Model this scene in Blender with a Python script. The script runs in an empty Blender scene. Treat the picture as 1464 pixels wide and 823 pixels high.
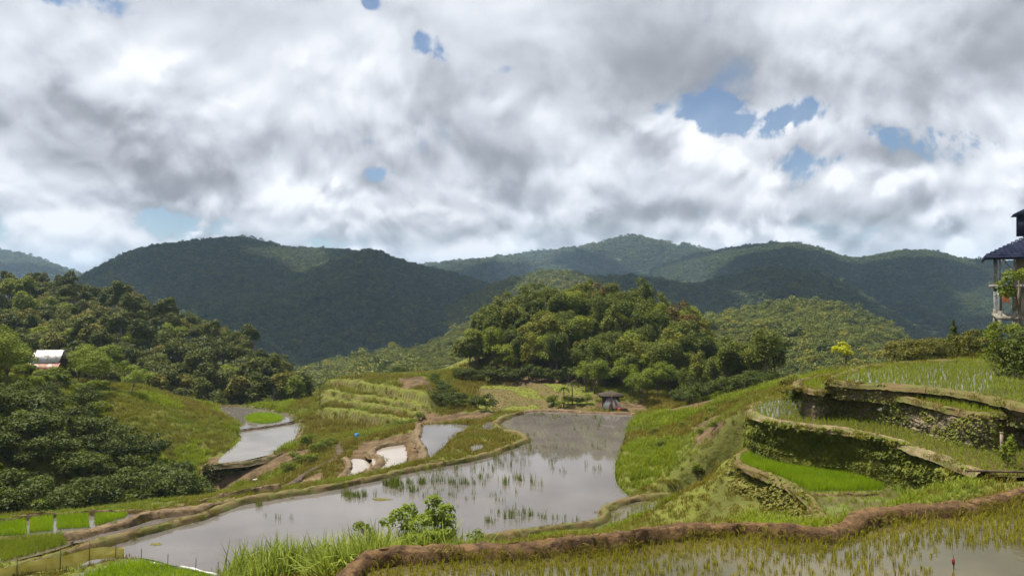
import bpy, bmesh, math, random
import numpy as np
from mathutils import Vector, Matrix

# ------------------------------------------------------------------ camera, sky, sun, exposure
scene = bpy.context.scene
COL = scene.collection
F = 1057.0                      # focal length in photo pixels (1464 wide)
cam_d = bpy.data.cameras.new('camera'); cam = bpy.data.objects.new('camera', cam_d); COL.objects.link(cam)
cam_d.sensor_width = 36.0; cam_d.lens = 36.0 * F / 1464.0
cam_d.clip_start = 0.3; cam_d.clip_end = 20000
cam.location = (0, 0, 0); cam.rotation_euler = (math.radians(90), 0, 0)
scene.camera = cam

SUN_EL, SUN_AZ = 66.0, -58.0     # azimuth clockwise from +Y (the view direction)
SUN_STRENGTH = 5.0
sd = bpy.data.lights.new('sun', 'SUN'); sun = bpy.data.objects.new('sun', sd); COL.objects.link(sun)
sd.energy = SUN_STRENGTH; sd.angle = math.radians(0.55); sd.color = (1.0, 0.93, 0.80)
_e, _a = math.radians(SUN_EL), math.radians(SUN_AZ)
SUN_DIR = Vector((math.sin(_a) * math.cos(_e), math.cos(_a) * math.cos(_e), math.sin(_e)))
sun.rotation_euler = (-SUN_DIR).to_track_quat('-Z', 'Y').to_euler()
sun.location = (0, 0, 400)

vs = scene.view_settings
vs.view_transform = 'Standard'; vs.look = 'None'; vs.exposure = 1.0; vs.gamma = 1.0; vs.use_curve_mapping = False
cy = scene.cycles
cy.max_bounces = 6; cy.diffuse_bounces = 3; cy.glossy_bounces = 3; cy.transmission_bounces = 3
cy.transparent_max_bounces = 6; cy.volume_bounces = 0
cy.caustics_reflective = False; cy.caustics_refractive = False
cy.use_adaptive_sampling = True; cy.adaptive_threshold = 0.02
cy.use_denoising = True


class X:
    """A node socket with arithmetic, to write shader maths as expressions."""
    nt = None
    def __init__(self, s): self.s = s
    @staticmethod
    def m(op, *a, clamp=False):
        n = X.nt.nodes.new('ShaderNodeMath'); n.operation = op; n.use_clamp = clamp
        for i, v in enumerate(a):
            if isinstance(v, X): X.nt.links.new(v.s, n.inputs[i])
            else: n.inputs[i].default_value = v
        return X(n.outputs[0])
    def __add__(s, o): return X.m('ADD', s, o)
    __radd__ = __add__
    def __sub__(s, o): return X.m('SUBTRACT', s, o)
    def __rsub__(s, o): return X.m('SUBTRACT', o, s)
    def __mul__(s, o): return X.m('MULTIPLY', s, o)
    __rmul__ = __mul__
    def __truediv__(s, o): return X.m('DIVIDE', s, o)
    def clamp(s): return X.m('ADD', s, 0.0, clamp=True)
    def mx(s, o): return X.m('MAXIMUM', s, o)
    def mn(s, o): return X.m('MINIMUM', s, o)


def link(a, b): X.nt.links.new(a.s if isinstance(a, X) else a, b)


def sstep(v, lo, hi):
    n = X.nt.nodes.new('ShaderNodeMapRange'); n.interpolation_type = 'SMOOTHSTEP'
    link(v, n.inputs[0]); n.inputs[1].default_value = lo; n.inputs[2].default_value = hi
    return X(n.outputs[0])


def vec(x, y, z):
    n = X.nt.nodes.new('ShaderNodeCombineXYZ')
    for i, v in enumerate((x, y, z)):
        if isinstance(v, X): link(v, n.inputs[i])
        else: n.inputs[i].default_value = v
    return X(n.outputs[0])


def noise(v, scale, detail=6, rough=0.55, lac=2.0, dist=0.0):
    n = X.nt.nodes.new('ShaderNodeTexNoise'); n.noise_dimensions = '3D'
    if v is not None: link(v, n.inputs['Vector'])
    n.inputs['Scale'].default_value = scale; n.inputs['Detail'].default_value = detail
    n.inputs['Roughness'].default_value = rough; n.inputs['Lacunarity'].default_value = lac
    n.inputs['Distortion'].default_value = dist
    return X(n.outputs[0])


def noise2(v, scale, detail, rough):
    n = X.nt.nodes.new('ShaderNodeTexNoise'); n.noise_dimensions = '2D'
    link(v, n.inputs['Vector'])
    n.inputs['Scale'].default_value = scale; n.inputs['Detail'].default_value = detail; n.inputs['Roughness'].default_value = rough
    return X(n.outputs[0])


def mixc(f, a, b):
    n = X.nt.nodes.new('ShaderNodeMix'); n.data_type = 'RGBA'
    if isinstance(f, X): link(f, n.inputs['Factor'])
    else: n.inputs['Factor'].default_value = f
    for v, k in ((a, 6), (b, 7)):
        if isinstance(v, X): link(v, n.inputs[k])
        else: n.inputs[k].default_value = (*v, 1)
    return X(n.outputs[2])


# ---- the sky: Nishita blue behind a broken deck of cumulus, all in the world shader, by direction
world = bpy.data.worlds.new('World'); scene.world = world; world.use_nodes = True
nt = world.node_tree; nt.nodes.clear(); X.nt = nt
sky = nt.nodes.new('ShaderNodeTexSky'); sky.sky_type = 'NISHITA'; sky.sun_disc = False
sky.sun_elevation = math.radians(SUN_EL); sky.sun_rotation = math.radians(SUN_AZ)
sky.altitude = 1000; sky.air_density = 1.0; sky.dust_density = 0.6; sky.ozone_density = 3.5
tc = nt.nodes.new('ShaderNodeTexCoord')
sep = nt.nodes.new('ShaderNodeSeparateXYZ'); nt.links.new(tc.outputs['Generated'], sep.inputs[0])
dx, dy, dz = (X(o) for o in sep.outputs)
az = X.m('ARCTAN2', dx, dy); el = X.m('ARCSINE', dz)
dzz = dz.mx(0.0)
rad = X.m('DIVIDE', 1.0, 1.0 + dzz)   # the upper half of the sky laid flat without stretching
sx, sy = dx * rad, dy * rad
wn = noise2(vec(sx, sy, 0), 3.2, 2, 0.5); wn2 = noise2(vec(sx + 3.1, sy + 1.7, 0), 3.2, 2, 0.5)
qx = sx + (wn - 0.5) * 0.10; qy = sy + (wn2 - 0.5) * 0.10
P = vec(qx, qy, 0)
n_big = noise2(P, 4.5, 2, 0.5)
n_puf = noise2(P, 9.0, 7, 0.60)
n_soft = noise2(vec(qx + 5.3, qy, 0), 6.0, 4, 0.5)
wf = noise2(vec(qx, qy + 2.2, 0), 16.0, 4, 0.6)
wf2 = noise2(vec(qx + 7.7, qy + 4.1, 0), 16.0, 4, 0.6)
rx_ = qx + (wf - 0.5) * 0.055; ry_ = qy + (wf2 - 0.5) * 0.055


def cauli(v, scale):
    """Rounded cauliflower heads: 1 at a head's middle, 0 in the creases."""
    n = X.nt.nodes.new('ShaderNodeTexVoronoi'); n.feature = 'SMOOTH_F1'; n.normalize = True; n.voronoi_dimensions = '2D'
    link(v, n.inputs['Vector']); n.inputs['Scale'].default_value = scale; n.inputs['Detail'].default_value = 1.0
    n.inputs['Roughness'].default_value = 0.5; n.inputs['Smoothness'].default_value = 0.4
    return 1.0 - X(n.outputs['Distance'])


heads = cauli(vec(rx_, ry_, 0), 15.0)
n_up = noise2(vec(qx - dx * 0.012, qy - dy * 0.012, 0), 9.0, 2.5, 0.5)
relief = (noise2(P, 9.0, 2.5, 0.5) - n_up) * 1.5 + (heads - cauli(vec(rx_ - dx * 0.011 - 0.004, ry_ - dy * 0.011, 0), 15.0)) * 1.1


def AZEL(px, py):
    a = math.atan((px - 732) / F); e = math.atan((411 - py) / math.hypot(F, px - 732))
    return a, e


def blob(px, py, rx, ry, soft=1.0, rag=6.5):
    """1 in the middle of an ellipse of directions, fading to 0 at its rim; its edge is broken by the cloud noise."""
    a, e = AZEL(px, py)
    u = (az - a) * (F / rx); v = (el - e) * (F / ry)
    d = X.m('SQRT', u * u + v * v) + (n_puf - 0.5) * rag - (heads - 0.6) * 0.9
    return sstep(d, 1.0 + 0.5 * soft, 1.0 - 0.6 * soft)


def many(lst, rag):
    t = None
    for b in lst:
        w = b[5] if len(b) > 5 else 1.0
        x = blob(*b[:5], rag) * w
        t = x if t is None else t + x
    return t


gaps = many([(965, 160, 40, 10, 1.8, .9), (1050, 180, 46, 13, 1.8), (1150, 236, 32, 17, 1.8), (1100, 196, 26, 11, 1.8, .8), (1147, 166, 26, 12, 1.8), (1415, 206, 62, 24, 1.8), (1345, 192, 40, 12, 1.8, .9), (1285, 187, 26, 9, 1.8, .9),
             (612, 62, 15, 9, 1.8, .75), (655, 80, 18, 11, 1.8, .9), (722, 100, 20, 8, 1.8, .7), (528, 4, 9, 6, 1.8, .7), (100, -2, 40, 7, 1.8, .7),
             (545, 200, 30, 8, 1.8, .6), (540, 246, 13, 7, 1.8, .6), (255, 322, 62, 15, 1.8, .8), (80, 325, 90, 18, 1.8, .5), (440, 348, 60, 9, 1.8, .7),
             (1200, 330, 45, 14, 1.8, .6), (1010, 300, 16, 7, 1.8, .6), (20, 330, 30, 12, 1.8, .6)], 5.5)
dark = many([(60, 240, 170, 52, 1.0, .6), (60, 285, 150, 20, .8, .3), (310, 266, 78, 18, .8, .6), (20, 170, 90, 40, 1.2, .45), (430, 215, 130, 40, 1.2, .4), (880, 70, 150, 65, 1.2, .32), (850, 185, 30, 26, 1.0, .5),
             (1010, 105, 160, 45, 1.2, .32), (1230, 215, 90, 28, 1.0, .6), (1340, 110, 180, 40, 1.2, .5), (690, 335, 110, 18, 1.0, .5), (800, 285, 90, 30, 1.2, .5),
             (880, 320, 70, 18, 1.0, .4), (1350, 290, 60, 24, 1.0, .4), (730, 210, 50, 40, 1.2, .4), (1440, 60, 80, 60, 1.2, .3), (640, 255, 90, 40, 1.2, .25)], 2.4)
lite = many([(760, 150, 70, 26, 1.0, .7), (960, 205, 80, 30, 1.0, .9), (1090, 245, 42, 18, .8, 1.0), (1270, 258, 80, 22, .9, .9), (1100, 328, 70, 16, .9, .9), (450, 275, 70, 20, .9, .8),
             (150, 90, 190, 70, 1.2, .5), (560, 110, 130, 60, 1.2, .4), (140, 364, 60, 17, .7, 1.1), (272, 339, 34, 6, .7, 1.0), (425, 349, 18, 6, .7, 1.0), (560, 362, 80, 10, .8, .8), (1270, 335, 110, 24, 1.0, .6),
             (1230, 40, 130, 40, 1.2, .3), (80, 312, 50, 10, .8, .7), (990, 330, 70, 18, 1.0, .5), (820, 250, 60, 30, 1.0, .35), (1400, 300, 60, 24, 1.0, .5)], 2.8)
cover = sstep((n_big - 0.5) * 0.5 + (n_puf - 0.5) * 1.7 + 0.62 - gaps.mn(1.1) * (1.0 + (wf - 0.5) * 2.6) * 0.95 + (heads - 0.6) * 0.8 + lite * 0.3, -0.22, 0.42).mx(0.12)
low = sstep(el, 0.34, 0.05)                      # puffs towards the horizon are seen from the side, the deck above from below
lum = 0.665 + relief * 1.35 * (0.14 + low * 0.7 + lite.mn(1.0) * 0.7) + (n_big - 0.5) * 0.40 + (n_soft - 0.5) * 0.48 + (n_puf - 0.5) * 0.40 - dark * 0.24 + lite * 0.14
lum = X.m('SMOOTH_MAX', lum, 0.30, 0.25).mn(0.97) * 0.575
warm = mixc(sstep(lum, 0.3, 0.75), (0.93, 0.97, 1.06), (1.0, 0.995, 0.985))
vm = nt.nodes.new('ShaderNodeVectorMath'); vm.operation = 'SCALE'; link(warm, vm.inputs[0]); link(lum, vm.inputs['Scale'])
bg1 = nt.nodes.new('ShaderNodeBackground'); nt.links.new(sky.outputs[0], bg1.inputs[0]); bg1.inputs[1].default_value = 0.05
bg2 = nt.nodes.new('ShaderNodeBackground'); nt.links.new(vm.outputs[0], bg2.inputs[0]); bg2.inputs[1].default_value = 1.0
mxs = nt.nodes.new('ShaderNodeMixShader'); link(cover, mxs.inputs[0])
nt.links.new(bg1.outputs[0], mxs.inputs[1]); nt.links.new(bg2.outputs[0], mxs.inputs[2])
wo = nt.nodes.new('ShaderNodeOutputWorld'); nt.links.new(mxs.outputs[0], wo.inputs[0])
world.cycles.sampling_method = 'MANUAL'; world.cycles.sample_map_resolution = 512

# ------------------------------------------------------------------ helpers
rng = np.random.default_rng(7)
random.seed(7)


def W(px, py, z):
    """Where the sight line of a photo pixel meets the level z (the eye is at z = 0)."""
    D = -z * F / (py - 411.0)
    return ((px - 732) / F * D, D, z)


def WD(px, py, D):
    return ((px - 732) / F * D, D, -(py - 411.0) / F * D)


def tag(o, label=None, cat=None, group=None, kind=None):
    if label: o['label'] = label
    if cat: o['category'] = cat
    if group: o['group'] = group
    if kind: o['kind'] = kind
    return o


def link_obj(o, parent=None):
    COL.objects.link(o)
    if parent is not None: o.parent = parent
    return o


def empty(name, loc=(0, 0, 0), rz=0.0):
    o = bpy.data.objects.new(name, None); o.location = loc; o.rotation_euler = (0, 0, rz); o.empty_display_size = 0.2
    COL.objects.link(o); return o


def mesh_np(name, V, faces, mats=(), smooth=True, attrs=None, midx=None):
    """faces: list of (n,k) int arrays."""
    me = bpy.data.meshes.new(name)
    V = np.asarray(V, np.float32); me.vertices.add(len(V)); me.vertices.foreach_set('co', V.ravel())
    fs = [np.asarray(f, np.int32) for f in faces if len(f)]
    loops = np.concatenate([f.ravel() for f in fs]) if fs else np.zeros(0, np.int32)
    tot = np.concatenate([np.full(len(f), f.shape[1], np.int32) for f in fs]) if fs else np.zeros(0, np.int32)
    start = np.zeros(len(tot), np.int32)
    if len(tot): start[1:] = np.cumsum(tot)[:-1]
    me.loops.add(len(loops)); me.loops.foreach_set('vertex_index', loops)
    me.polygons.add(len(tot)); me.polygons.foreach_set('loop_start', start)
    try: me.polygons.foreach_set('loop_total', tot)
    except Exception: pass
    if smooth: me.polygons.foreach_set('use_smooth', np.ones(len(tot), bool))
    for m in mats: me.materials.append(m)
    if midx is not None: me.polygons.foreach_set('material_index', np.asarray(midx, np.int32))
    for k, a in (attrs or {}).items():
        at = me.attributes.new(k, 'FLOAT', 'POINT'); at.data.foreach_set('value', np.asarray(a, np.float32))
    me.update(calc_edges=True)
    return me


def obj(name, me, parent=None, loc=None):
    o = bpy.data.objects.new(name, me)
    if loc is not None: o.location = loc
    return link_obj(o, parent)


class MB:
    """Collects boxes, tubes and quads into one mesh."""
    def __init__(s): s.V = []; s.Q = []; s.T = []
    def add(s, V, Q=(), T=()):
        n = len(s.V); s.V += [tuple(v) for v in V]
        s.Q += [tuple(i + n for i in q) for q in Q]; s.T += [tuple(i + n for i in t) for t in T]; return s
    def box(s, c, size, M=None):
        hx, hy, hz = (v / 2 for v in size); P = []
        for z in (-hz, hz):
            for x, y in ((-hx, -hy), (hx, -hy), (hx, hy), (-hx, hy)):
                v = Vector((x, y, z))
                if M is not None: v = M @ v
                P.append((v.x + c[0], v.y + c[1], v.z + c[2]))
        return s.add(P, [(3, 2, 1, 0), (4, 5, 6, 7), (0, 1, 5, 4), (1, 2, 6, 5), (2, 3, 7, 6), (3, 0, 4, 7)])
    def tube(s, pts, radii, n=7):
        pts = [Vector(p) for p in pts]; V = []; Q = []
        for i, p in enumerate(pts):
            d = (pts[min(i + 1, len(pts) - 1)] - pts[max(i - 1, 0)]).normalized()
            u = d.cross(Vector((0.31, 0.87, 0.17))).normalized(); w = d.cross(u)
            r = radii[i] if hasattr(radii, '__len__') else radii
            for k in range(n):
                t = 2 * math.pi * k / n; V.append(p + (u * math.cos(t) + w * math.sin(t)) * r)
        for i in range(len(pts) - 1):
            for k in range(n):
                a = i * n + k; b = i * n + (k + 1) % n; Q.append((a, b, b + n, a + n))
        T = []
        V.append(pts[0]); V.append(pts[-1]); m = len(V)
        for k in range(n):
            T.append((m - 2, (k + 1) % n, k)); T.append((m - 1, (len(pts) - 1) * n + k, (len(pts) - 1) * n + (k + 1) % n))
        return s.add(V, Q, T)
    def mesh(s, name, mat, smooth=False):
        return mesh_np(name, s.V, [np.array(s.Q).reshape(-1, 4), np.array(s.T).reshape(-1, 3)], [mat], smooth)
    def build(s, name, mat, parent=None, smooth=False): return obj(name, s.mesh(name, mat, smooth), parent)


# ---- numpy noise
def _hash(ix, iy, seed):
    h = (ix.astype(np.int64) * 374761393 + iy.astype(np.int64) * 668265263 + seed * 974711) & 0xFFFFFFFF
    h = ((h ^ (h >> 13)) * 1274126177) & 0xFFFFFFFF
    return ((h ^ (h >> 16)) & 0xFFFFFF) / float(0xFFFFFF)


def vnoise(x, y, seed=0):
    ix = np.floor(x); iy = np.floor(y); fx = x - ix; fy = y - iy
    fx = fx * fx * fx * (fx * (fx * 6 - 15) + 10); fy = fy * fy * fy * (fy * (fy * 6 - 15) + 10)
    a = _hash(ix, iy, seed); b = _hash(ix + 1, iy, seed); c = _hash(ix, iy + 1, seed); d = _hash(ix + 1, iy + 1, seed)
    return (a + (b - a) * fx) * (1 - fy) + (c + (d - c) * fx) * fy


def fbm(x, y, oct=4, seed=0, gain=0.5):
    t = 0; a = 1.0; s = 0
    for k in range(oct):
        t = t + a * (vnoise(x * 2 ** k + 13.7 * k, y * 2 ** k - 7.1 * k, seed + k) - 0.5); s += a; a *= gain
    return t / s * 2


def inside(poly, x, y):
    """Point in polygon, vectorised."""
    poly = np.asarray(poly); c = np.zeros(np.shape(x), bool); j = len(poly) - 1
    for i in range(len(poly)):
        xi, yi = poly[i]; xj, yj = poly[j]
        if yi != yj:
            c ^= ((yi > y) != (yj > y)) & (x < (xj - xi) * (y - yi) / (yj - yi) + xi)
        j = i
    return c


def dist_poly(poly, x, y, closed=True):
    poly = np.asarray(poly); d = np.full(np.shape(x), 1e9)
    n = len(poly)
    for i in range(n if closed else n - 1):
        a = poly[i]; b = poly[(i + 1) % n]; e = b - a; L = max(e @ e, 1e-9)
        t = np.clip(((x - a[0]) * e[0] + (y - a[1]) * e[1]) / L, 0, 1)
        d = np.minimum(d, np.hypot(x - a[0] - t * e[0], y - a[1] - t * e[1]))
    return d


def smooth_line(P, step, closed=False, jit=0.0, seed=1):
    """Catmull-Rom through the points (any dimension), resampled about every step."""
    P = np.asarray(P, float); n = len(P); out = []
    for i in range(n if closed else n - 1):
        if closed: p0, p1, p2, p3 = P[i - 1], P[i], P[(i + 1) % n], P[(i + 2) % n]
        else: p0, p1, p2, p3 = P[max(i - 1, 0)], P[i], P[i + 1], P[min(i + 2, n - 1)]
        k = max(1, int(np.linalg.norm((p2 - p1)[:2]) / step))
        for t in np.arange(k) / k:
            out.append(0.5 * (2 * p1 + (p2 - p0) * t + (2 * p0 - 5 * p1 + 4 * p2 - p3) * t * t + (3 * p1 - p0 - 3 * p2 + p3) * t ** 3))
    if not closed: out.append(P[-1])
    out = np.array(out)
    if jit:
        s = np.arange(len(out)) * step
        out[:, 0] += fbm(s * 0.7, s * 0 + seed * 3.3, 3, seed) * jit; out[:, 1] += fbm(s * 0.7, s * 0 + seed * 7.7, 3, seed + 9) * jit
    return out


# ------------------------------------------------------------------ materials
def new_mat(name):
    m = bpy.data.materials.new(name); m.use_nodes = True; m.node_tree.nodes.clear(); X.nt = m.node_tree; return m


def finish(shader):
    o = X.nt.nodes.new('ShaderNodeOutputMaterial'); X.nt.links.new(shader, o.inputs[0])


def pos():
    g = X.nt.nodes.new('ShaderNodeNewGeometry'); return X(g.outputs['Position'])


def objpos():
    g = X.nt.nodes.new('ShaderNodeTexCoord'); return X(g.outputs['Object'])


def attr(name):
    n = X.nt.nodes.new('ShaderNodeAttribute'); n.attribute_name = name; return X(n.outputs['Fac'])


def orand():
    n = X.nt.nodes.new('ShaderNodeObjectInfo'); return X(n.outputs['Random'])


def scalec(c, f):
    n = X.nt.nodes.new('ShaderNodeVectorMath'); n.operation = 'SCALE'; link(c, n.inputs[0])
    if isinstance(f, X): link(f, n.inputs['Scale'])
    else: n.inputs['Scale'].default_value = f
    return X(n.outputs[0])


def bsdf(color, rough=0.8, spec=0.3, bump=None, bstr=0.5, bdist=0.05, metal=0.0):
    n = X.nt.nodes.new('ShaderNodeBsdfPrincipled')
    if isinstance(color, X): link(color, n.inputs['Base Color'])
    else: n.inputs['Base Color'].default_value = (*color, 1)
    if isinstance(rough, X): link(rough, n.inputs['Roughness'])
    else: n.inputs['Roughness'].default_value = rough
    n.inputs['Specular IOR Level'].default_value = spec; n.inputs['Metallic'].default_value = metal
    if bump is not None:
        b = X.nt.nodes.new('ShaderNodeBump'); b.inputs['Strength'].default_value = bstr; b.inputs['Distance'].default_value = bdist
        link(bump, b.inputs['Height']); X.nt.links.new(b.outputs[0], n.inputs['Normal'])
    return n.outputs[0]


def leaf_mat(name, c1, c2, c3=None, trans=0.3, rand_amp=0.5, nscale=0.0, patch=None, rough=0.6, spec=0.12):
    """Foliage: hue drifts between c1 and c2 with the leaf's own tone and the plant's random number; c3 for the odd plant."""
    m = new_mat(name)
    f = attr('tone') * (1 - rand_amp) + orand() * rand_amp
    if nscale: f = f * 0.55 + sstep(noise(pos(), nscale, 3, 0.5), 0.35, 0.65) * 0.45
    col = mixc(f, c1, c2)
    if c3 is not None: col = mixc(sstep(X.m('FRACT', orand() * 7.31 + 0.13), 0.72, 0.95), col, c3)
    if patch is not None: col = mixc(sstep(noise(pos(), patch[1], 3, 0.55), 0.48, 0.62), col, patch[0])
    p = bsdf(col, rough, spec)
    t = X.nt.nodes.new('ShaderNodeBsdfTranslucent'); link(mixc(0.35, col, (c2[0] * 1.5, c2[1] * 1.6, c2[2] * 0.6)), t.inputs[0])
    mx = X.nt.nodes.new('ShaderNodeMixShader'); mx.inputs[0].default_value = trans
    X.nt.links.new(p, mx.inputs[1]); X.nt.links.new(t.outputs[0], mx.inputs[2]); finish(mx.outputs[0])
    return m


def two_tone(name, c1, c2, scale, rough=0.85, spec=0.2, bscale=None, bstr=0.6, bdist=0.06, lo=0.4, hi=0.6, c3=None, s3=1.0):
    m = new_mat(name); p = pos()
    col = mixc(sstep(noise(p, scale, 6, 0.6), lo, hi), c1, c2)
    if c3 is not None: col = mixc(sstep(noise(p, s3, 4, 0.6), 0.5, 0.62), col, c3)
    finish(bsdf(col, rough, spec, noise(p, bscale or scale * 4, 5, 0.65), bstr, bdist)); return m


M = {}
M['terrain'] = two_tone('terrain', (0.075, 0.080, 0.016), (0.10, 0.115, 0.018), 0.25, bscale=3.0, bstr=0.8, bdist=0.15, c3=(0.085, 0.055, 0.026), s3=0.16)
M['far_ground'] = two_tone('far_ground', (0.022, 0.034, 0.010), (0.045, 0.062, 0.016), 0.02, bscale=0.4, bstr=1.0, bdist=1.0)
M['far_clear'] = two_tone('far_clear', (0.05, 0.062, 0.018), (0.085, 0.095, 0.028), 0.012, bscale=0.3, bstr=1.0, bdist=0.6)
M['mud'] = two_tone('mud', (0.095, 0.064, 0.034), (0.145, 0.102, 0.055), 1.3, bscale=6.0, bstr=0.9, bdist=0.08, c3=(0.07, 0.042, 0.022), s3=3.0)
M['mud_red'] = two_tone('mud_red', (0.075, 0.043, 0.019), (0.125, 0.072, 0.030), 1.6, bscale=9.0, bstr=1.0, bdist=0.07, c3=(0.045, 0.026, 0.012), s3=4.0)
M['dyke_grass'] = two_tone('dyke_grass', (0.080, 0.088, 0.018), (0.105, 0.075, 0.032), 0.8, bscale=8.0, bstr=0.9, bdist=0.06, lo=0.35, hi=0.6)
M['paddy_floor'] = two_tone('paddy_floor', (0.045, 0.046, 0.014), (0.075, 0.062, 0.022), 0.5, rough=0.5, spec=0.3, bscale=6.0, bstr=0.4, bdist=0.04, c3=(0.09, 0.11, 0.02), s3=0.7)
M['path'] = two_tone('path', (0.11, 0.088, 0.044), (0.18, 0.138, 0.078), 1.5, bscale=9.0, bstr=0.9, bdist=0.06, c3=(0.10, 0.10, 0.03), s3=0.8)
M['clay'] = two_tone('clay', (0.088, 0.062, 0.034), (0.135, 0.098, 0.055), 2.0, bscale=9.0, bstr=0.8, bdist=0.05)
M['wall_earth'] = two_tone('wall_earth', (0.090, 0.068, 0.034), (0.145, 0.108, 0.055), 1.8, bscale=6.0, bstr=1.0, bdist=0.12, c3=(0.05, 0.06, 0.018), s3=0.9)
M['stone'] = two_tone('stone', (0.12, 0.096, 0.064), (0.22, 0.18, 0.125), 2.5, bscale=14.0, bstr=0.7, bdist=0.03, c3=(0.055, 0.055, 0.03), s3=1.6)
M['bark'] = two_tone('bark', (0.10, 0.075, 0.05), (0.17, 0.14, 0.10), 3.0, bscale=12.0, bstr=0.8)
M['wood_dark'] = two_tone('wood_dark', (0.045, 0.032, 0.022), (0.09, 0.065, 0.045), 4.0, bscale=20.0)
M['thatch'] = two_tone('thatch', (0.032, 0.024, 0.017), (0.062, 0.050, 0.038), 5.0, bscale=25.0, bstr=1.0)
M['tin_pale'] = two_tone('tin_pale', (0.42, 0.42, 0.43), (0.60, 0.60, 0.60), 1.2, rough=0.45, spec=0.5, bscale=3.0, bstr=0.1, c3=(0.32, 0.27, 0.24), s3=0.9)
M['tin_rust'] = two_tone('tin_rust', (0.16, 0.055, 0.030), (0.24, 0.10, 0.060), 2.2, rough=0.6, spec=0.4, bscale=3.0, bstr=0.1, c3=(0.36, 0.30, 0.27), s3=0.8)
M['tin_grey'] = two_tone('tin_grey', (0.20, 0.19, 0.18), (0.34, 0.32, 0.30), 2.2, rough=0.55, spec=0.4, bscale=3.0, bstr=0.1)
M['concrete'] = two_tone('concrete', (0.13, 0.118, 0.10), (0.22, 0.205, 0.18), 1.5, bscale=10.0, bstr=0.3, c3=(0.14, 0.13, 0.11), s3=0.8)
M['roof_blue'] = two_tone('roof_blue', (0.012, 0.015, 0.034), (0.022, 0.027, 0.052), 1.0, rough=0.9, spec=0.05, bscale=2.0, bstr=0.05)
M['plaster'] = two_tone('plaster', (0.30, 0.24, 0.17), (0.40, 0.33, 0.25), 1.2, bscale=8.0, bstr=0.2)
M['net'] = two_tone('net', (0.55, 0.44, 0.08), (0.66, 0.56, 0.16), 1.5, rough=0.7, bscale=8.0, bstr=0.5)
M['plastic_white'] = two_tone('plastic_white', (0.62, 0.62, 0.60), (0.78, 0.78, 0.76), 1.5, rough=0.45, spec=0.5, bscale=8.0, bstr=0.5)
M['red'] = two_tone('red', (0.26, 0.025, 0.02), (0.36, 0.04, 0.03), 3.0)
M['orange'] = two_tone('orange', (0.55, 0.16, 0.06), (0.62, 0.22, 0.10), 3.0)
M['blue'] = two_tone('blue', (0.03, 0.16, 0.45), (0.05, 0.22, 0.52), 3.0, rough=0.4)
M['pale_cloth'] = two_tone('pale_cloth', (0.42, 0.42, 0.45), (0.55, 0.55, 0.58), 3.0)
M['glass_dark'] = two_tone('glass_dark', (0.015, 0.016, 0.018), (0.025, 0.026, 0.03), 0.6, rough=0.15, spec=0.5)


def water_mat(name, c1, c2, rough=0.05, scale=0.12, bstr=0.12, bsc=1.6):
    m = new_mat(name); p = pos()
    col = mixc(sstep(noise(p, scale, 5, 0.6), 0.35, 0.65), c1, c2)
    b = noise(p, bsc, 4, 0.6) + noise(p, bsc * 7, 2, 0.5) * 0.12
    finish(bsdf(col, rough, 0.5, b, bstr, 0.02)); return m


M['water'] = water_mat('water', (0.080, 0.072, 0.066), (0.104, 0.094, 0.086), 0.02, 0.12, 0.06)
M['water_dark'] = water_mat('water_dark', (0.070, 0.060, 0.040), (0.10, 0.082, 0.055), 0.07, 0.25, 0.2, 2.5)
M['water_field'] = water_mat('water_field', (0.050, 0.044, 0.016), (0.080, 0.066, 0.024), 0.04, 0.3, 0.15, 3.0)
M['water_pale'] = water_mat('water_pale', (0.20, 0.175, 0.15), (0.25, 0.22, 0.19), 0.06)
M['water_ripple'] = water_mat('water_ripple', (0.10, 0.092, 0.082), (0.14, 0.128, 0.115), 0.06, 0.3, 0.9, 2.2)

M['leaf_forest'] = leaf_mat('leaf_forest', (0.038, 0.052, 0.010), (0.100, 0.112, 0.016), (0.130, 0.120, 0.018), 0.22, 0.6)
M['leaf_knoll'] = leaf_mat('leaf_knoll', (0.036, 0.056, 0.009), (0.122, 0.138, 0.016), (0.150, 0.150, 0.018), 0.25, 0.5)
M['leaf_rusty'] = leaf_mat('leaf_rusty', (0.075, 0.062, 0.015), (0.165, 0.120, 0.028), None, 0.25, 0.4)
M['leaf_fresh'] = leaf_mat('leaf_fresh', (0.085, 0.115, 0.012), (0.20, 0.225, 0.024), None, 0.28, 0.4)
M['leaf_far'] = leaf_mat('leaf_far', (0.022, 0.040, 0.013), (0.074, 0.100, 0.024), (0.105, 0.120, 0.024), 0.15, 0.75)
M['leaf_far_lit'] = leaf_mat('leaf_far_lit', (0.064, 0.081, 0.015), (0.122, 0.137, 0.022), (0.172, 0.163, 0.018), 0.2, 0.7)  # lighter copy of the far leaves: sunlight on these hills put into the colour
M['leaf_dark'] = leaf_mat('leaf_dark', (0.028, 0.044, 0.008), (0.080, 0.100, 0.013), None, 0.22, 0.45)
M['leaf_mid'] = leaf_mat('leaf_mid', (0.068, 0.100, 0.010), (0.158, 0.188, 0.019), None, 0.3, 0.4)
M['leaf_bright'] = leaf_mat('leaf_bright', (0.095, 0.14, 0.016), (0.19, 0.24, 0.03), None, 0.35, 0.3)
M['leaf_yellow'] = leaf_mat('leaf_yellow', (0.22, 0.24, 0.012), (0.38, 0.38, 0.02), None, 0.35, 0.3)
M['leaf_brown'] = leaf_mat('leaf_brown', (0.060, 0.068, 0.012), (0.135, 0.125, 0.022), None, 0.25, 0.4)
M['ivy'] = leaf_mat('ivy', (0.060, 0.080, 0.010), (0.180, 0.190, 0.026), (0.17, 0.13, 0.04), 0.3, 0.0, 0.5)
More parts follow.
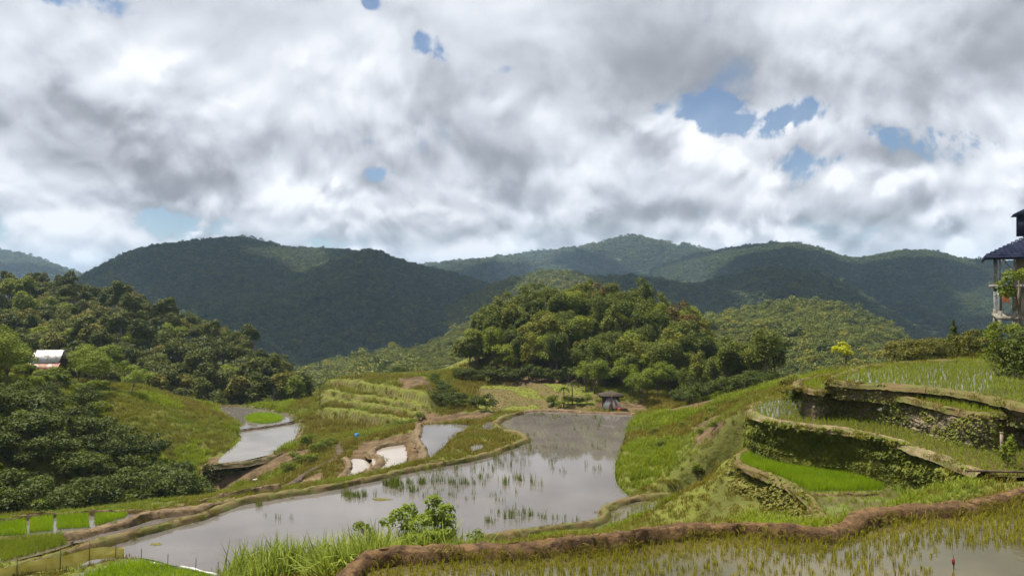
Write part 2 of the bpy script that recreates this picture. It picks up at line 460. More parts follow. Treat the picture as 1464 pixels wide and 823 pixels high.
M['grass'] = leaf_mat('grass', (0.100, 0.100, 0.012), (0.185, 0.178, 0.020), None, 0.3, 0.35, 0.22, ((0.150, 0.190, 0.018), 0.09))
M['grass_lush'] = leaf_mat('grass_lush', (0.121, 0.160, 0.010), (0.209, 0.250, 0.017), None, 0.35, 0.4, 0.3)
M['grass_olive'] = leaf_mat('grass_olive', (0.095, 0.086, 0.011), (0.189, 0.155, 0.021), None, 0.25, 0.4, 0.35)
M['rice_bright'] = leaf_mat('rice_bright', (0.15, 0.24, 0.008), (0.25, 0.34, 0.012), None, 0.4, 0.2, 0.5)
M['rice_young'] = leaf_mat('rice_young', (0.16, 0.155, 0.010), (0.27, 0.25, 0.018), None, 0.35, 0.2, 0.4)
M['rice_pale'] = leaf_mat('rice_pale', (0.138, 0.178, 0.014), (0.230, 0.276, 0.025), None, 0.35, 0.2, 0.4)
M['cogon'] = leaf_mat('cogon', (0.13, 0.18, 0.020), (0.27, 0.31, 0.060), None, 0.35, 0.3, 0.5)

# ------------------------------------------------------------------ the near terrain: heights through surveyed points
CP = []
def c(*rows):
    for r in rows: CP.append(WD(*r))
def cx(*rows): CP.extend(rows)
# the eye's own slope and the near field
cx((0, 0, -1.8), (15, 0, -1.8), (-15, 0, -2.5), (0, 10, -8.4), (15, 12, -8.4), (30, 15, -8.4), (-12, 10, -9), (-30, 10, -12), (-40, 25, -16), (-20, 22, -11.5), (0, 18, -8.4), (20, 22, -8.4), (35, 25, -8.2), (50, 20, -6), (70, 30, -3), (60, 60, -3), (80, 80, -2), (45, 50, -5.6), (45, 65, -5.2), (60, 110, -14), (100, 110, -14), (120, 60, 0), (-70, 30, -18), (-100, 30, -14), (-120, 60, -8))
c((440, 823, 22), (380, 823, 30), (330, 823, 42), (600, 790, 26), (600, 778, 30), (600, 790, 40), (560, 790, 50.2), (700, 790, 35), (700, 770, 53), (800, 770, 40), (860, 760, 48), (1000, 755, 42), (1100, 748, 38), (1150, 745, 36), (1300, 718, 30), (1350, 703, 31), (1400, 692, 32), (1464, 690, 31), (780, 765, 52), (500, 812, 46),
  (1000, 770, 27), (1150, 770, 27), (800, 800, 27), (650, 800, 26))
# grassy slope right of the pond
c((890, 700, 66), (900, 662, 70), (960, 690, 62), (940, 640, 74), (920, 600, 98), (960, 590, 95), (1000, 580, 93), (1050, 570, 85), (1100, 562, 75), (1130, 556, 62), (1000, 620, 72), (1040, 610, 62), (1060, 590, 62), (1000, 660, 62), (1040, 650, 54), (1030, 690, 53), (980, 702, 57), (1060, 700, 50), (1052, 664, 46.5), (1095, 698, 41.5), (1130, 724, 38.5), (1120, 745, 41), (1040, 645, 51), (1045, 690, 49), (1085, 715, 45), (1080, 730, 48), (905, 640, 76), (895, 625, 86),
  (1110, 550, 90), (1060, 555, 105), (1000, 570, 110), (950, 577, 112), (1190, 530, 60), (1150, 540, 58), (1300, 520, 60), (1300, 525, 75), (1450, 515, 62), (1500, 500, 65), (1464, 492, 66), (1200, 560, 110), (1400, 550, 110))
# round the pond's far end, the terraced fields and the knoll
c((800, 587, 108), (873, 584, 110), (920, 585, 110), (760, 577, 115), (700, 580, 112), (720, 557, 127), (800, 555, 122), (830, 562, 117), (790, 545, 130), (660, 545, 138), (650, 530, 147), (600, 535, 140), (560, 543, 136), (520, 556, 131), (470, 569, 129), (440, 590, 128), (560, 545, 158), (500, 560, 158), (620, 540, 165), (540, 575, 125), (500, 585, 122), (480, 605, 118), (520, 612, 110), (560, 605, 113), (600, 600, 112), (640, 600, 108), (620, 580, 118), (610, 556, 128), (660, 580, 115), (690, 600, 105), (530, 628, 98), (490, 625, 100),
  (840, 456, 168), (760, 464, 164), (920, 466, 162), (700, 498, 155), (985, 512, 150), (840, 490, 148), (770, 500, 148), (910, 505, 145), (720, 545, 135), (880, 555, 122), (960, 560, 125), (1010, 560, 128), (650, 545, 185), (840, 560, 200), (1000, 560, 185), (1100, 560, 150), (1300, 560, 120))
# low paddies left of the pond, the gully and the left slope
c((650, 640, 82), (700, 625, 87), (735, 624, 88), (620, 655, 75), (450, 640, 97), (430, 680, 80), (470, 670, 82), (400, 690, 76), (350, 700, 72), (300, 712, 66), (250, 715, 63), (560, 655, 84), (510, 665, 83), (590, 650, 84), (560, 620, 98),
  (300, 720, 80), (300, 702, 90), (350, 694, 89), (400, 668, 90), (250, 718, 85), (150, 722, 75), (50, 732, 70), (0, 735, 68), (200, 692, 80), (250, 668, 95), (100, 682, 75), (0, 680, 68), (0, 620, 75), (60, 600, 85), (130, 610, 92), (200, 640, 92), (160, 570, 105), (240, 592, 108), (300, 618, 108), (338, 640, 105), (345, 602, 122), (290, 576, 127), (200, 552, 118), (80, 550, 112), (30, 560, 105), (0, 520, 100), (-100, 530, 100), (-100, 650, 70), (120, 545, 125), (50, 545, 130), (0, 540, 150), (100, 550, 150), (200, 565, 150), (300, 585, 145), (400, 585, 148), (450, 575, 160), (550, 565, 180),
  (300, 655, 97), (430, 640, 100), (440, 605, 118), (370, 580, 136), (310, 580, 136), (60, 745, 56), (200, 745, 56), (100, 790, 50), (0, 800, 48), (180, 820, 45.5), (100, 845, 43), (250, 850, 42), (0, 840, 43))
for k in range(-6, 7): cx((k * 30, 235, -48))
CP = np.array(CP)
# ---- levels (metres below the eye)
Z_NEAR, Z_POND, Z_BRIGHT, Z_MID, Z_STRIP, Z_UP, Z_LOW = -8.0, -18.0, -10.5, -8.0, -6.3, -5.7, -22.0
def poly(z, *pts): return np.array([W(a, b, z) for a, b in pts])
BANK_PX = [(470, 842), (497, 812), (520, 792), (600, 779), (700, 776), (800, 772), (880, 765), (960, 751), (1060, 746), (1150, 752), (1205, 746), (1250, 729), (1330, 722), (1400, 713), (1464, 698), (1560, 684)]
BANK = np.array([W(a, b, -7.62) for a, b in BANK_PX])
FIELDS = {}
FIELDS['near'] = np.vstack([BANK + (0, 0, -0.38), [(36, 26, Z_NEAR), (36, 7, Z_NEAR), (-4, 7, Z_NEAR), (-5.5, 14, Z_NEAR)]])
FIELDS['pond'] = poly(Z_POND, (110, 812), (190, 765), (250, 750), (292, 740), (320, 726), (350, 716), (400, 708), (480, 696), (540, 683), (600, 670), (660, 660), (705, 650), (740, 638), (754, 628), (742, 620), (722, 614), (712, 606), (728, 596), (745, 589), (780, 587), (850, 590), (905, 592), (898, 610), (888, 640), (880, 665), (882, 690), (900, 712), (872, 722), (868, 735), (850, 745), (780, 758), (690, 768), (600, 785), (500, 805), (420, 825), (300, 818), (250, 808), (205, 797), (160, 800))
FIELDS['shelf'] = poly(-17.4, (872, 722), (905, 712), (985, 708), (1035, 712), (1045, 725), (1030, 745), (950, 757), (850, 765), (860, 745))
FIELDS['bright'] = poly(Z_BRIGHT, (1064, 650), (1074, 632), (1130, 625), (1240, 650), (1330, 690), (1370, 720), (1240, 760), (1180, 748), (1150, 720), (1110, 684), (1062, 662))
WALL1_PX = [(1180, 565), (1130, 568), (1090, 573), (1074, 582), (1086, 593), (1115, 602), (1170, 609), (1222, 615), (1273, 626), (1316, 639), (1352, 653), (1405, 676)]
WALL2_PX = [(1150, 553), (1165, 558), (1192, 556), (1271, 563), (1320, 573), (1366, 584), (1413, 592), (1464, 588), (1560, 585)]
WALL3_PX = [(1206, 532), (1187, 541), (1205, 545), (1240, 547), (1334, 556), (1413, 567), (1456, 578), (1500, 583), (1560, 584)]
WALL1 = poly(Z_MID, *WALL1_PX); WALL2 = poly(Z_STRIP, *WALL2_PX); WALL3 = poly(Z_UP, *WALL3_PX)
FIELDS['middle'] = np.vstack([WALL1, poly(Z_MID, (1480, 680), (1560, 660), (1560, 610), (1366, 605), (1200, 570))])
FIELDS['strip'] = np.vstack([WALL2[1:], poly(Z_STRIP, (1560, 560), (1334, 560), (1220, 545), (1215, 530), (1190, 533), (1148, 541), (1143, 549))])
FIELDS['upper'] = np.vstack([WALL3, [(46, 52, Z_UP), (44, 60, Z_UP)], poly(Z_UP, (1464, 516), (1400, 515), (1340, 516), (1280, 519), (1240, 524))])
FIELDS['low_back'] = poly(-21.8, (308, 586), (316, 581), (363, 582), (404, 590), (421, 595), (414, 602), (345, 613), (342, 604))
FIELDS['low_front'] = poly(Z_LOW, (344, 615), (421, 604), (431, 612), (408, 640), (373, 652), (312, 661), (344, 627))
FIELDS['beds'] = poly(-18.05, (-90, 748), (0, 740), (100, 731), (180, 729), (203, 735), (165, 746), (115, 760), (0, 768), (-90, 775))
FIELDS['beds_near'] = poly(-18.0, (-90, 778), (20, 768), (90, 763), (100, 778), (0, 806), (-90, 826))
FIELDS['canal'] = poly(-18.0, (98, 776), (130, 765), (180, 755), (210, 745), (250, 735), (295, 727), (285, 736), (200, 753), (120, 774))
FIELDS['corner'] = poly(-17.55, (60, 838), (160, 805), (200, 799), (260, 812), (310, 823), (330, 850), (40, 870))
FIELDS['q_middle'] = poly(-19.5, (536, 641), (574, 631), (580, 660), (538, 672))
FIELDS['q_right'] = poly(-18.4, (604, 607), (675, 607), (655, 620), (639, 632), (630, 643), (607, 657), (600, 640), (600, 622))
FIELDS['q_left'] = poly(-20.0, (500, 657), (519, 656), (528, 667), (495, 682))
FIELDS['seep'] = poly(-20.2, (408, 698), (440, 682), (459, 674), (458, 687), (425, 699))
FIELDS['pool'] = poly(-17.75, (672, 637), (688, 634), (690, 640), (676, 643))
FIELDS['pool_far'] = poly(-17.9, (690, 606), (704, 602), (708, 610), (693, 615))
CARVE = {'near': -.25, 'pond': -.45, 'shelf': -.3, 'bright': -.25, 'middle': -.6, 'strip': -.5, 'upper': -.4}

XS = np.arange(-150, 150.01, 0.5); YS = np.arange(-12, 205.01, 0.5)
GX, GY = np.meshgrid(XS, YS)


def rbf(cp, x, y):
    """Linear-kernel radial interpolation with a plane."""
    n = len(cp); d = np.hypot(cp[:, None, 0] - cp[None, :, 0], cp[:, None, 1] - cp[None, :, 1])
    A = np.zeros((n + 3, n + 3)); A[:n, :n] = -d; A[:n, :n] += np.eye(n) * 0.15
    A[:n, n] = 1; A[:n, n + 1] = cp[:, 0]; A[:n, n + 2] = cp[:, 1]; A[n:, :n] = A[:n, n:].T
    w = np.linalg.solve(A, np.concatenate([cp[:, 2], [0, 0, 0]]))
    out = w[n] + w[n + 1] * x + w[n + 2] * y
    for i in range(n): out = out - w[i] * np.hypot(x - cp[i, 0], y - cp[i, 1])
    return out


ring = []
for k, P_ in FIELDS.items():
    if k in ('near', 'middle', 'strip', 'upper', 'pool', 'pool_far'): continue
    L = smooth_line(P_, 6.0, True); ring.append(L + (0, 0, 0.05))
CPA = np.vstack([CP] + ring)
keep = [0]
for i in range(1, len(CPA)):
    if np.min(np.hypot(*(CPA[keep, :2] - CPA[i, :2]).T)) > 0.8: keep.append(i)
CPA = CPA[keep]
GZ = rbf(CPA, GX, GY)
# stepped paddies on the hillside left of the knoll: four risers, each bending round the slope
tread = np.zeros(GX.shape)
GU = 732 + GX / np.maximum(GY, 1) * F
STEPS = [(-19.5, 1.7, [(440, 126), (475, 119), (503, 116), (532, 113), (561, 110.8), (640, 105)]), (-18.7, .8, [(440, 131), (497, 121.2), (520, 119.3), (555, 116.4), (580, 113.4), (640, 107)]),
         (-18.1, .75, [(440, 134), (506, 123), (532, 122), (561, 118.6), (598, 114.5), (640, 109)]), (-16.7, 1.5, [(440, 140), (490, 133), (521, 128.5), (540, 125.4), (560, 122.2), (600, 116.5), (640, 111)])]
zt = np.full(GX.shape, -21.25); wob = fbm(GX / 3, GY / 3, 3, 55) * 0.5
for zt_, h, tab in STEPS:
    Dk = np.interp(GU, [t[0] for t in tab], [t[1] for t in tab]) + wob; s = np.clip((GY - Dk + .2) / 1.0, 0, 1); zt = zt + h * s * s * (3 - 2 * s)
    tread = np.where((s > .02) & (s < .98), -1.0, tread); tread = np.where((s >= .98) & (GY - Dk < 2.2), 1.0, tread)
zt = zt + np.clip(GY - np.interp(GU, [t[0] for t in STEPS[3][2]], [t[1] for t in STEPS[3][2]]) - 2, 0, 6) * 0.10
ms = lambda v, a, b: np.clip((v - a) / (b - a), 0, 1)
m = ms(GU, 446, 468) * ms(GU, 632, 604) * ms(GY, 106, 110) * ms(GY, 146, 134)
m = m * m * (3 - 2 * m); GZ = GZ * (1 - m) + zt * m; tread = np.where(m > .6, tread, 0)
TERR2 = np.array([WD(*p)[:2] for p in [(690, 590, 110), (690, 552, 132), (790, 546, 131), (845, 562, 118), (835, 585, 109), (760, 585, 110)]])
m = np.clip(1 - dist_poly(TERR2, GX, GY) / 3.0, 0, 1); m[inside(TERR2, GX, GY)] = 1
zz = GZ + fbm(GX / 14, GY / 14, 2, 5) * 0.3; q = zz / .8; f = q - np.floor(q); s = np.clip((f - .5) / .48, 0, 1)
tread = np.where(m > .6, np.where(f < .5, 1.0, -1.0), tread); GZ = GZ * (1 - m) + m * ((np.floor(q) + s * s * (3 - 2 * s)) * .8)
GZ = GZ + fbm(GX / 5, GY / 5, 4, 3) * 0.28 + fbm(GX / 1.3, GY / 1.3, 3, 8) * 0.09
# the terrace the eye stands on
edge = np.clip((GY - 3.0) / 1.8, 0, 1); GZ = np.where(GY < 5.5, np.minimum(-1.75 * (1 - edge) + -8.4 * edge, -1.75) + fbm(GX / 2, GY / 2, 3, 4) * 0.1, GZ)
for k, P_ in FIELDS.items():
    m = inside(P_[:, :2], GX, GY) | (dist_poly(P_[:, :2], GX, GY) < 0.55)
    GZ = np.where(m, np.minimum(GZ, P_[0, 2] + CARVE.get(k, -.3)), GZ)
_b = inside(FIELDS['near'][:, :2], GX, GY)
GZ = np.where(inside(FIELDS['bright'][:, :2], GX, GY), np.minimum(GZ, Z_BRIGHT - .25), GZ)
# the terraces stand on walls: keep the earth in front of each wall down at the wall's foot
for L_, zf in ((WALL1[3:], Z_BRIGHT - 0.1), ):
    d = dist_poly(L_[:, :2], GX, GY, False)
    GZ = np.where((d < 1.2) & (GY > 35), np.minimum(GZ, zf), GZ)


def ground_z(x, y):
    fx = np.clip((np.asarray(x) - XS[0]) / 0.5, 0, len(XS) - 1.001); fy = np.clip((np.asarray(y) - YS[0]) / 0.5, 0, len(YS) - 1.001)
    ix = fx.astype(int); iy = fy.astype(int); tx = fx - ix; ty = fy - iy
    return (GZ[iy, ix] * (1 - tx) + GZ[iy, ix + 1] * tx) * (1 - ty) + (GZ[iy + 1, ix] * (1 - tx) + GZ[iy + 1, ix + 1] * tx) * ty


ny, nx = GX.shape
idx = np.arange(ny * nx).reshape(ny, nx)
quads = np.stack([idx[:-1, :-1], idx[:-1, 1:], idx[1:, 1:], idx[1:, :-1]], -1).reshape(-1, 4)
# bare earth shows where the ground was cut: how bare each spot is
BARE_PX = [[(1020, 655, 58), (1040, 650, 55), (1042, 662, 53), (1022, 666, 56)], [(1035, 625, 60), (1060, 628, 56), (1062, 638, 53), (1040, 640, 55)], [(1000, 610, 75), (1015, 606, 75), (1020, 612, 71), (1002, 616, 72)], [(1005, 626, 68), (1025, 624, 66), (1022, 634, 64), (1006, 634, 66)], [(590, 612, 100), (690, 598, 105), (700, 592, 108), (600, 596, 112)], [(480, 690, 75), (520, 640, 95), (600, 622, 96), (600, 655, 80), (540, 675, 76)], [(960, 592, 95), (1010, 592, 90), (1012, 578, 96), (950, 578, 105)],
           [(990, 695, 57), (1030, 690, 53), (1035, 675, 55), (1000, 680, 58)], [(860, 588, 108), (925, 588, 107), (920, 576, 113), (860, 577, 113)], [(280, 705, 89), (425, 660, 92), (430, 640, 97), (300, 662, 96)], [(1080, 700, 47), (1130, 730, 43), (1150, 720, 41), (1105, 690, 45)],
           [(575, 552, 128), (600, 548, 132), (612, 562, 122), (582, 562, 122)], [(720, 545, 134), (860, 550, 126), (850, 538, 134), (730, 534, 140)]]
bare = np.zeros(GX.shape)
for B_ in BARE_PX:
    P_ = np.array([WD(*p)[:2] for p in B_]); d = dist_poly(P_, GX, GY); bare = np.maximum(bare, np.where(inside(P_, GX, GY), 1, np.clip(1 - d / 1.5, 0, 1)))
bare = np.clip(bare * 1.3 + fbm(GX / 2, GY / 2, 3, 21) * 0.5 * (bare > 0), 0, 1)


def bare_at(x, y):
    ix = np.clip(((np.asarray(x) - XS[0]) / 0.5).astype(int), 0, nx - 1); iy = np.clip(((np.asarray(y) - YS[0]) / 0.5).astype(int), 0, ny - 1)
    return bare[iy, ix]


m = new_mat('terrain_earth'); p = pos()
green = mixc(sstep(noise(p, 0.25, 6, 0.6), 0.4, 0.6), (0.070, 0.074, 0.015), (0.105, 0.115, 0.019))
soil = mixc(sstep(noise(p, 0.7, 6, 0.65), 0.38, 0.62), (0.048, 0.031, 0.015), (0.105, 0.070, 0.035))
soil = mixc(sstep(noise(p, 3.0, 4, 0.6), 0.55, 0.7), soil, (0.16, 0.11, 0.06))
mud = sstep(attr('bare') + (noise(p, 1.2, 4, 0.6) - 0.5) * 0.8, 0.35, 0.6)
green = mixc(sstep(attr('tread'), 0.2, 0.8), green, (0.105, 0.118, 0.017)); green = mixc(sstep(attr('tread'), -0.2, -0.8), green, mixc(sstep(noise(p, 0.9, 4, 0.6), 0.4, 0.6), (0.075, 0.07, 0.02), (0.10, 0.07, 0.03)))
finish(bsdf(mixc(mud, green, soil), 0.9, 0.15, noise(p, 3.0, 6, 0.65), 0.9, 0.18))
M['terrain'] = m
terr = obj('terrain', mesh_np('terrain', np.stack([GX, GY, GZ], -1).reshape(-1, 3), [quads], [M['terrain']], True, {'bare': bare.ravel(), 'tread': tread.ravel()}))
tag(terr, 'green and brown terraced hillside around the rice ponds', kind='structure')

gs = 6200.0
me = mesh_np('ground', [(-gs, -250, -150), (gs, -250, -150), (gs, 6600, -150), (-gs, 6600, -150)], [np.array([[0, 1, 2, 3]])], [M['far_ground']])
tag(obj('ground', me), 'dark green valley floor far below the terraces', kind='structure')

# ------------------------------------------------------------------ hills and mountains
def interp(u, tab, k=1):
    return np.interp(u, [r[0] for r in tab], [r[k] for r in tab])


class Ridge:
    def __init__(s, name, label, sky_, dist, foot, tree_h, mat, amp, lam, back=0.35, seed=1, nu=260, nt=110, shape=1.15):
        s.__dict__.update(locals()); s.u0, s.u1 = sky_[0][0], sky_[-1][0]
        U = np.linspace(s.u0, s.u1, nu); Tt = np.concatenate([np.linspace(1.25, 0, nt), -np.linspace(0.03, 0.5, 14)])
        UU, TT = np.meshgrid(U, Tt); V = s.at(UU, TT)
        idx = np.arange(V.shape[0] * V.shape[1]).reshape(V.shape[:2])
        q = np.stack([idx[:-1, :-1], idx[:-1, 1:], idx[1:, 1:], idx[1:, :-1]], -1).reshape(-1, 4)
        s.o = tag(obj(name, mesh_np(name, V.reshape(-1, 3), [q], [mat])), label, kind='structure')
    def at(s, u, t):
        zs = np.interp(u, [r[0] for r in s.sky_], [r[1] for r in s.sky_])
        # round the skyline's corners
        for d in (-14, 14): zs = zs + np.interp(u + d, [r[0] for r in s.sky_], [r[1] for r in s.sky_])
        zs = zs / 3
        Dr = interp(u, s.dist); Df = interp(u, s.foot, 1); zf = interp(u, s.foot, 2)
        zr = -(zs - 411) / F * Dr - s.tree_h
        D = Dr - t * (Dr - Df); x = (u - 732) / F * D
        tc_ = np.clip(t, 0, 1.0)
        z = zr + (zf - zr) * np.where(t >= 0, np.power(np.clip(t, 1e-6, 9), s.shape), 0)
        z = z - np.where(t < 0, (D - Dr) * s.back, 0)
        n = fbm(x / s.lam, D / s.lam * 0.6, 4, s.seed); n2 = 1 - 2 * np.abs(fbm(x / s.lam * 0.7 + 9, D / s.lam * 0.25, 3, s.seed + 30))
        z = z + s.amp * np.sin(np.pi * np.clip(tc_ * 1.0, 0, 1)) ** (0.7 if s.amp < 30 else 1.6) * (n * 0.6 + (n2 - 0.6) * 0.8)
        return np.stack([x, D, z], -1)
    def scatter(s, n, u0=None, u1=None, t0=-0.04, t1=1.0, keep=None, seed=5):
        r = np.random.default_rng(seed + s.seed)
        u = r.uniform(s.u0 if u0 is None else u0, s.u1 if u1 is None else u1, n * 2); t = r.uniform(t0, t1, n * 2)
        V = s.at(u, t); m = r.random(n * 2) < V[:, 1] / V[:, 1].max()
        if keep is not None: m &= keep(u, t, V)
        return V[m][:n]


R = {}
R['left'] = Ridge('forest_hill', 'forested hill rising behind the tin-roofed house', [(-420, 330), (-250, 355), (0, 398), (60, 398), (130, 406), (200, 424), (260, 449), (330, 478), (390, 505), (430, 535), (450, 562), (475, 610)],
                  [(-420, 250), (0, 225), (200, 210), (330, 195), (475, 175)], [(-420, 130, -16), (0, 138, -22), (200, 142, -27), (475, 142, -28)], 6.0, M['far_ground'], 4.0, 28, seed=2)
R['behind'] = Ridge('shrub_hill', 'pale green shrubby slope running up behind the wooded knoll', [(380, 545), (440, 530), (500, 517), (560, 503), (600, 491), (650, 470), (700, 441), (740, 419), (780, 412), (830, 415), (900, 440), (1000, 485), (1060, 520)],
                    [(380, 430), (560, 430), (1060, 380)], [(380, 185, -46), (600, 200, -38), (800, 230, -38), (1060, 210, -36)], 3.0, M['far_clear'], 5.0, 50, seed=3)
R['right'] = Ridge('round_hill', 'round wooded hill standing behind the upper rice field', [(860, 510), (900, 485), (960, 462), (1000, 450), (1060, 440), (1110, 432), (1160, 428), (1210, 437), (1260, 456), (1300, 488), (1340, 520), (1400, 560)],
                   [(860, 400), (1400, 400)], [(860, 190, -34), (1400, 190, -40)], 5.0, M['far_clear'], 7.0, 55, seed=4)
R['lit'] = Ridge('low_ridge', 'lower sunlit green ridge between the two forested mountains', [(640, 440), (690, 411), (730, 396), (790, 383), (830, 388), (870, 402), (920, 425), (980, 450)], [(640, 760), (980, 760)], [(640, 430, -70), (980, 430, -70)], 5.0, M['far_clear'], 10, 100, seed=5, nu=150, nt=70)
R['dark'] = Ridge('dark_ridge', 'dark forested ridge in front of the long mountain', [(760, 430), (800, 411), (840, 397), (880, 395), (930, 399), (1000, 409), (1050, 393), (1110, 383), (1160, 389), (1200, 402), (1250, 432), (1300, 462), (1380, 500)], [(760, 900), (1380, 950)], [(760, 470, -80), (1380, 480, -85)], 6.0, M['far_ground'], 34, 150, seed=6)
R['main_left'] = Ridge('left_mountain', 'broad forested mountain on the far side of the valley', [(-300, 470), (0, 440), (60, 420), (110, 396), (150, 375), (190, 356), (250, 346), (300, 341), (330, 337), (355, 338), (380, 345), (420, 353), (460, 353), (500, 354), (560, 368), (620, 382), (700, 403), (760, 425), (840, 455)], [(-300, 1350), (0, 1300), (330, 1350), (840, 1150)], [(-300, 480, -75), (300, 500, -95), (480, 520, -92), (840, 540, -90)], 7.0, M['far_ground'], 80, 260, seed=7, nu=340, nt=150)
R['main_right'] = Ridge('right_mountain', 'long forested mountain with a bare-topped shoulder', [(930, 385), (960, 372), (1000, 361), (1050, 352), (1090, 347), (1130, 345), (1170, 352), (1205, 367), (1240, 367), (1270, 359), (1300, 356), (1340, 358), (1370, 371), (1410, 372), (1464, 374), (1600, 362), (1900, 350)], [(930, 1700), (1900, 1700)], [(930, 760, -105), (1900, 700, -100)], 7.0, M['far_ground'], 90, 300, seed=8, nu=300, nt=120)
R['peak'] = Ridge('far_peak', 'pointed bluish mountain closing the head of the valley', [(560, 390), (600, 379), (660, 374), (700, 371), (740, 364), (790, 358), (840, 353), (870, 346), (900, 337), (925, 342), (950, 349), (1000, 357), (1050, 366), (1120, 385)], [(560, 3400), (840, 2700), (1120, 2500)], [(560, 1500, -110), (1120, 1400, -110)], 9.0, M['far_ground'], 110, 420, seed=9)
R['far_left'] = Ridge('distant_ridge', 'distant blue ridge at the foot of the sky beyond the forest hill', [(-700, 330), (-300, 335), (-100, 345), (0, 357), (50, 369), (110, 391), (160, 408), (240, 430)], [(-700, 3200), (240, 3000)], [(-700, 1700, -100), (240, 1600, -110)], 9.0, M['far_ground'], 70, 380, seed=10)

# ------------------------------------------------------------------ water, fields, banks
def sheet(name, key, mat, label, z=None, subd=0.5):
    L = smooth_line(FIELDS[key], subd, True)
    me = bpy.data.meshes.new(name)
    me.from_pydata([tuple(p) if z is None else (p[0], p[1], z) for p in L], [], [list(range(len(L)))])
    if me.polygons[0].normal.z < 0: me.flip_normals()
    me.materials.append(mat)
    return tag(obj(name, me), label, kind='structure')


FP = {k: smooth_line(v, 0.5, True)[:, :2] for k, v in FIELDS.items()}
sheet('paddy_water', 'near', M['water_field'], 'flooded field of young rice inside the red mud bank')
sheet('pond_water', 'pond', M['water'], 'large still flooded paddy reflecting the clouds')
sheet('paddy_water', 'shelf', M['water_dark'], 'narrow green-tinged flooded shelf below the bright seedbed')
sheet('paddy_mud', 'bright', M['paddy_floor'], 'wet brown paddy floor around the bright seedbed')
sheet('paddy_water', 'middle', M['water_field'], 'flooded terrace on top of the leafy curved wall')
sheet('paddy_water', 'strip', M['water_field'], 'narrow flooded terrace above the stone wall')
sheet('paddy_water', 'upper', M['water_dark'], 'topmost flooded rice terrace below the tall house')
sheet('paddy_water', 'low_back', M['water'], 'back half of the low flooded paddy around the green seedbed')
sheet('paddy_water', 'low_front', M['water_ripple'], 'front half of the low flooded paddy, ruffled by wind')
sheet('paddy_water', 'beds', M['water'], 'shallow water between the row of seedbeds')
sheet('paddy_mud', 'beds_near', M['water_dark'], 'wet ground under the lush seedling field beside the yellow net')
sheet('canal_water', 'canal', M['water'], 'wedge of grey water between two mud dykes')
sheet('paddy_mud', 'corner', M['water_dark'], 'wet ground under the rice plot beside the white sheeting')
sheet('paddy_water', 'q_middle', M['water_pale'], 'small pale brown paddy ringed by a clay dyke')
sheet('paddy_water', 'q_right', M['water'], 'bright small paddy behind the grassy spit')
sheet('paddy_water', 'q_left', M['water_pale'], 'smallest puddled paddy beside the clay dyke')
sheet('paddy_water', 'seep', M['mud'], 'wet mud patch beside the dark ditch')
sheet('puddle', 'pool', M['water'], 'puddle on the grassy spit')
sheet('puddle', 'pool_far', M['water'], 'puddle at the root of the grassy spit')

DYKES = []


def dyke(name, pts, width, mat, label, dl=0.8, dr=0.8, step=0.2, jit=0.16, rough=0.09, seed=1, slope=0.6):
    L = smooth_line(np.array(pts, float), step, False, jit, seed); n = len(L)
    d = np.gradient(L[:, :2], axis=0); d /= np.maximum(np.linalg.norm(d, axis=1, keepdims=True), 1e-6); nr = np.stack([-d[:, 1], d[:, 0]], -1)
    s = np.arange(n) * step; wv = 1 + fbm(s * 0.45, s * 0 + seed, 3, seed) * 0.45; zw = fbm(s * 0.35, s * 0 + seed + 5, 3, seed + 2) * 0.10
    prof = [(-width / 2 - dl * slope, -dl), (-width / 2 - dl * slope * .72, -dl * .78), (-width / 2 - dl * slope * .45, -dl * .5), (-width / 2 - dl * slope * .2, -dl * .25), (-width / 2, -0.08), (-width * .33, -.03), (-width * .15, 0), (0, 0.01), (width * .15, 0), (width * .33, -.03), (width / 2, -0.08),
            (width / 2 + dr * slope * .2, -dr * .25), (width / 2 + dr * slope * .45, -dr * .5), (width / 2 + dr * slope * .72, -dr * .78), (width / 2 + dr * slope, -dr)]
    V = np.zeros((n, len(prof), 3))
    for j, (o, h) in enumerate(prof):
        jx = (fbm(s * 1.3, s * 0 + j * 0.45, 3, seed) * 1.3 + fbm(s * 4.0, s * 0 + j * 1.3, 2, seed + 3) * .6) * rough; jz = (fbm(s * 1.3, s * 0 + j * .45, 3, seed + 40) + fbm(s * 4.5, s * 0 + j * 1.3, 2, seed + 50) * .7) * rough
        V[:, j, 0] = L[:, 0] + nr[:, 0] * (o * wv + jx); V[:, j, 1] = L[:, 1] + nr[:, 1] * (o * wv + jx); V[:, j, 2] = L[:, 2] + h + jz + zw
    idx = np.arange(n * len(prof)).reshape(n, len(prof))
    q = np.stack([idx[:-1, :-1], idx[:-1, 1:], idx[1:, 1:], idx[1:, :-1]], -1).reshape(-1, 4)[:, ::-1]
    DYKES.append((L, width, label))
    return tag(obj(name, mesh_np(name, V.reshape(-1, 3), [q], [mat])), label, kind='structure')


def zl(z, *pts): return [W(a, b, z) for a, b in pts]
def zv(*pts): return [W(*p) for p in pts]
dyke('mud_bank', BANK, 0.45, M['mud_red'], 'curving red-brown mud bank around the near rice field', 1.8, 0.55, 0.10, 0.18, 0.085, 3, 0.3)
dyke('mud_dyke', zl(-17.55, (-90, 850), (0, 812), (60, 796), (110, 779), (190, 757), (250, 742), (290, 732), (316, 721), (345, 711), (400, 702), (480, 690), (540, 677), (600, 664), (660, 654), (700, 644), (735, 632), (752, 624), (740, 616), (718, 610), (708, 601), (725, 592), (745, 586)), 0.55, M['dyke_grass'], 'long winding grassy dyke holding the large pond', 0.8, 0.7, seed=4)
dyke('mud_dyke', zl(-17.55, (95, 760), (115, 758), (140, 751), (175, 743), (205, 733), (250, 727), (300, 719), (335, 711)), 0.7, M['mud'], 'thick brown dyke above the wedge of grey water', 0.8, 0.7, seed=5)
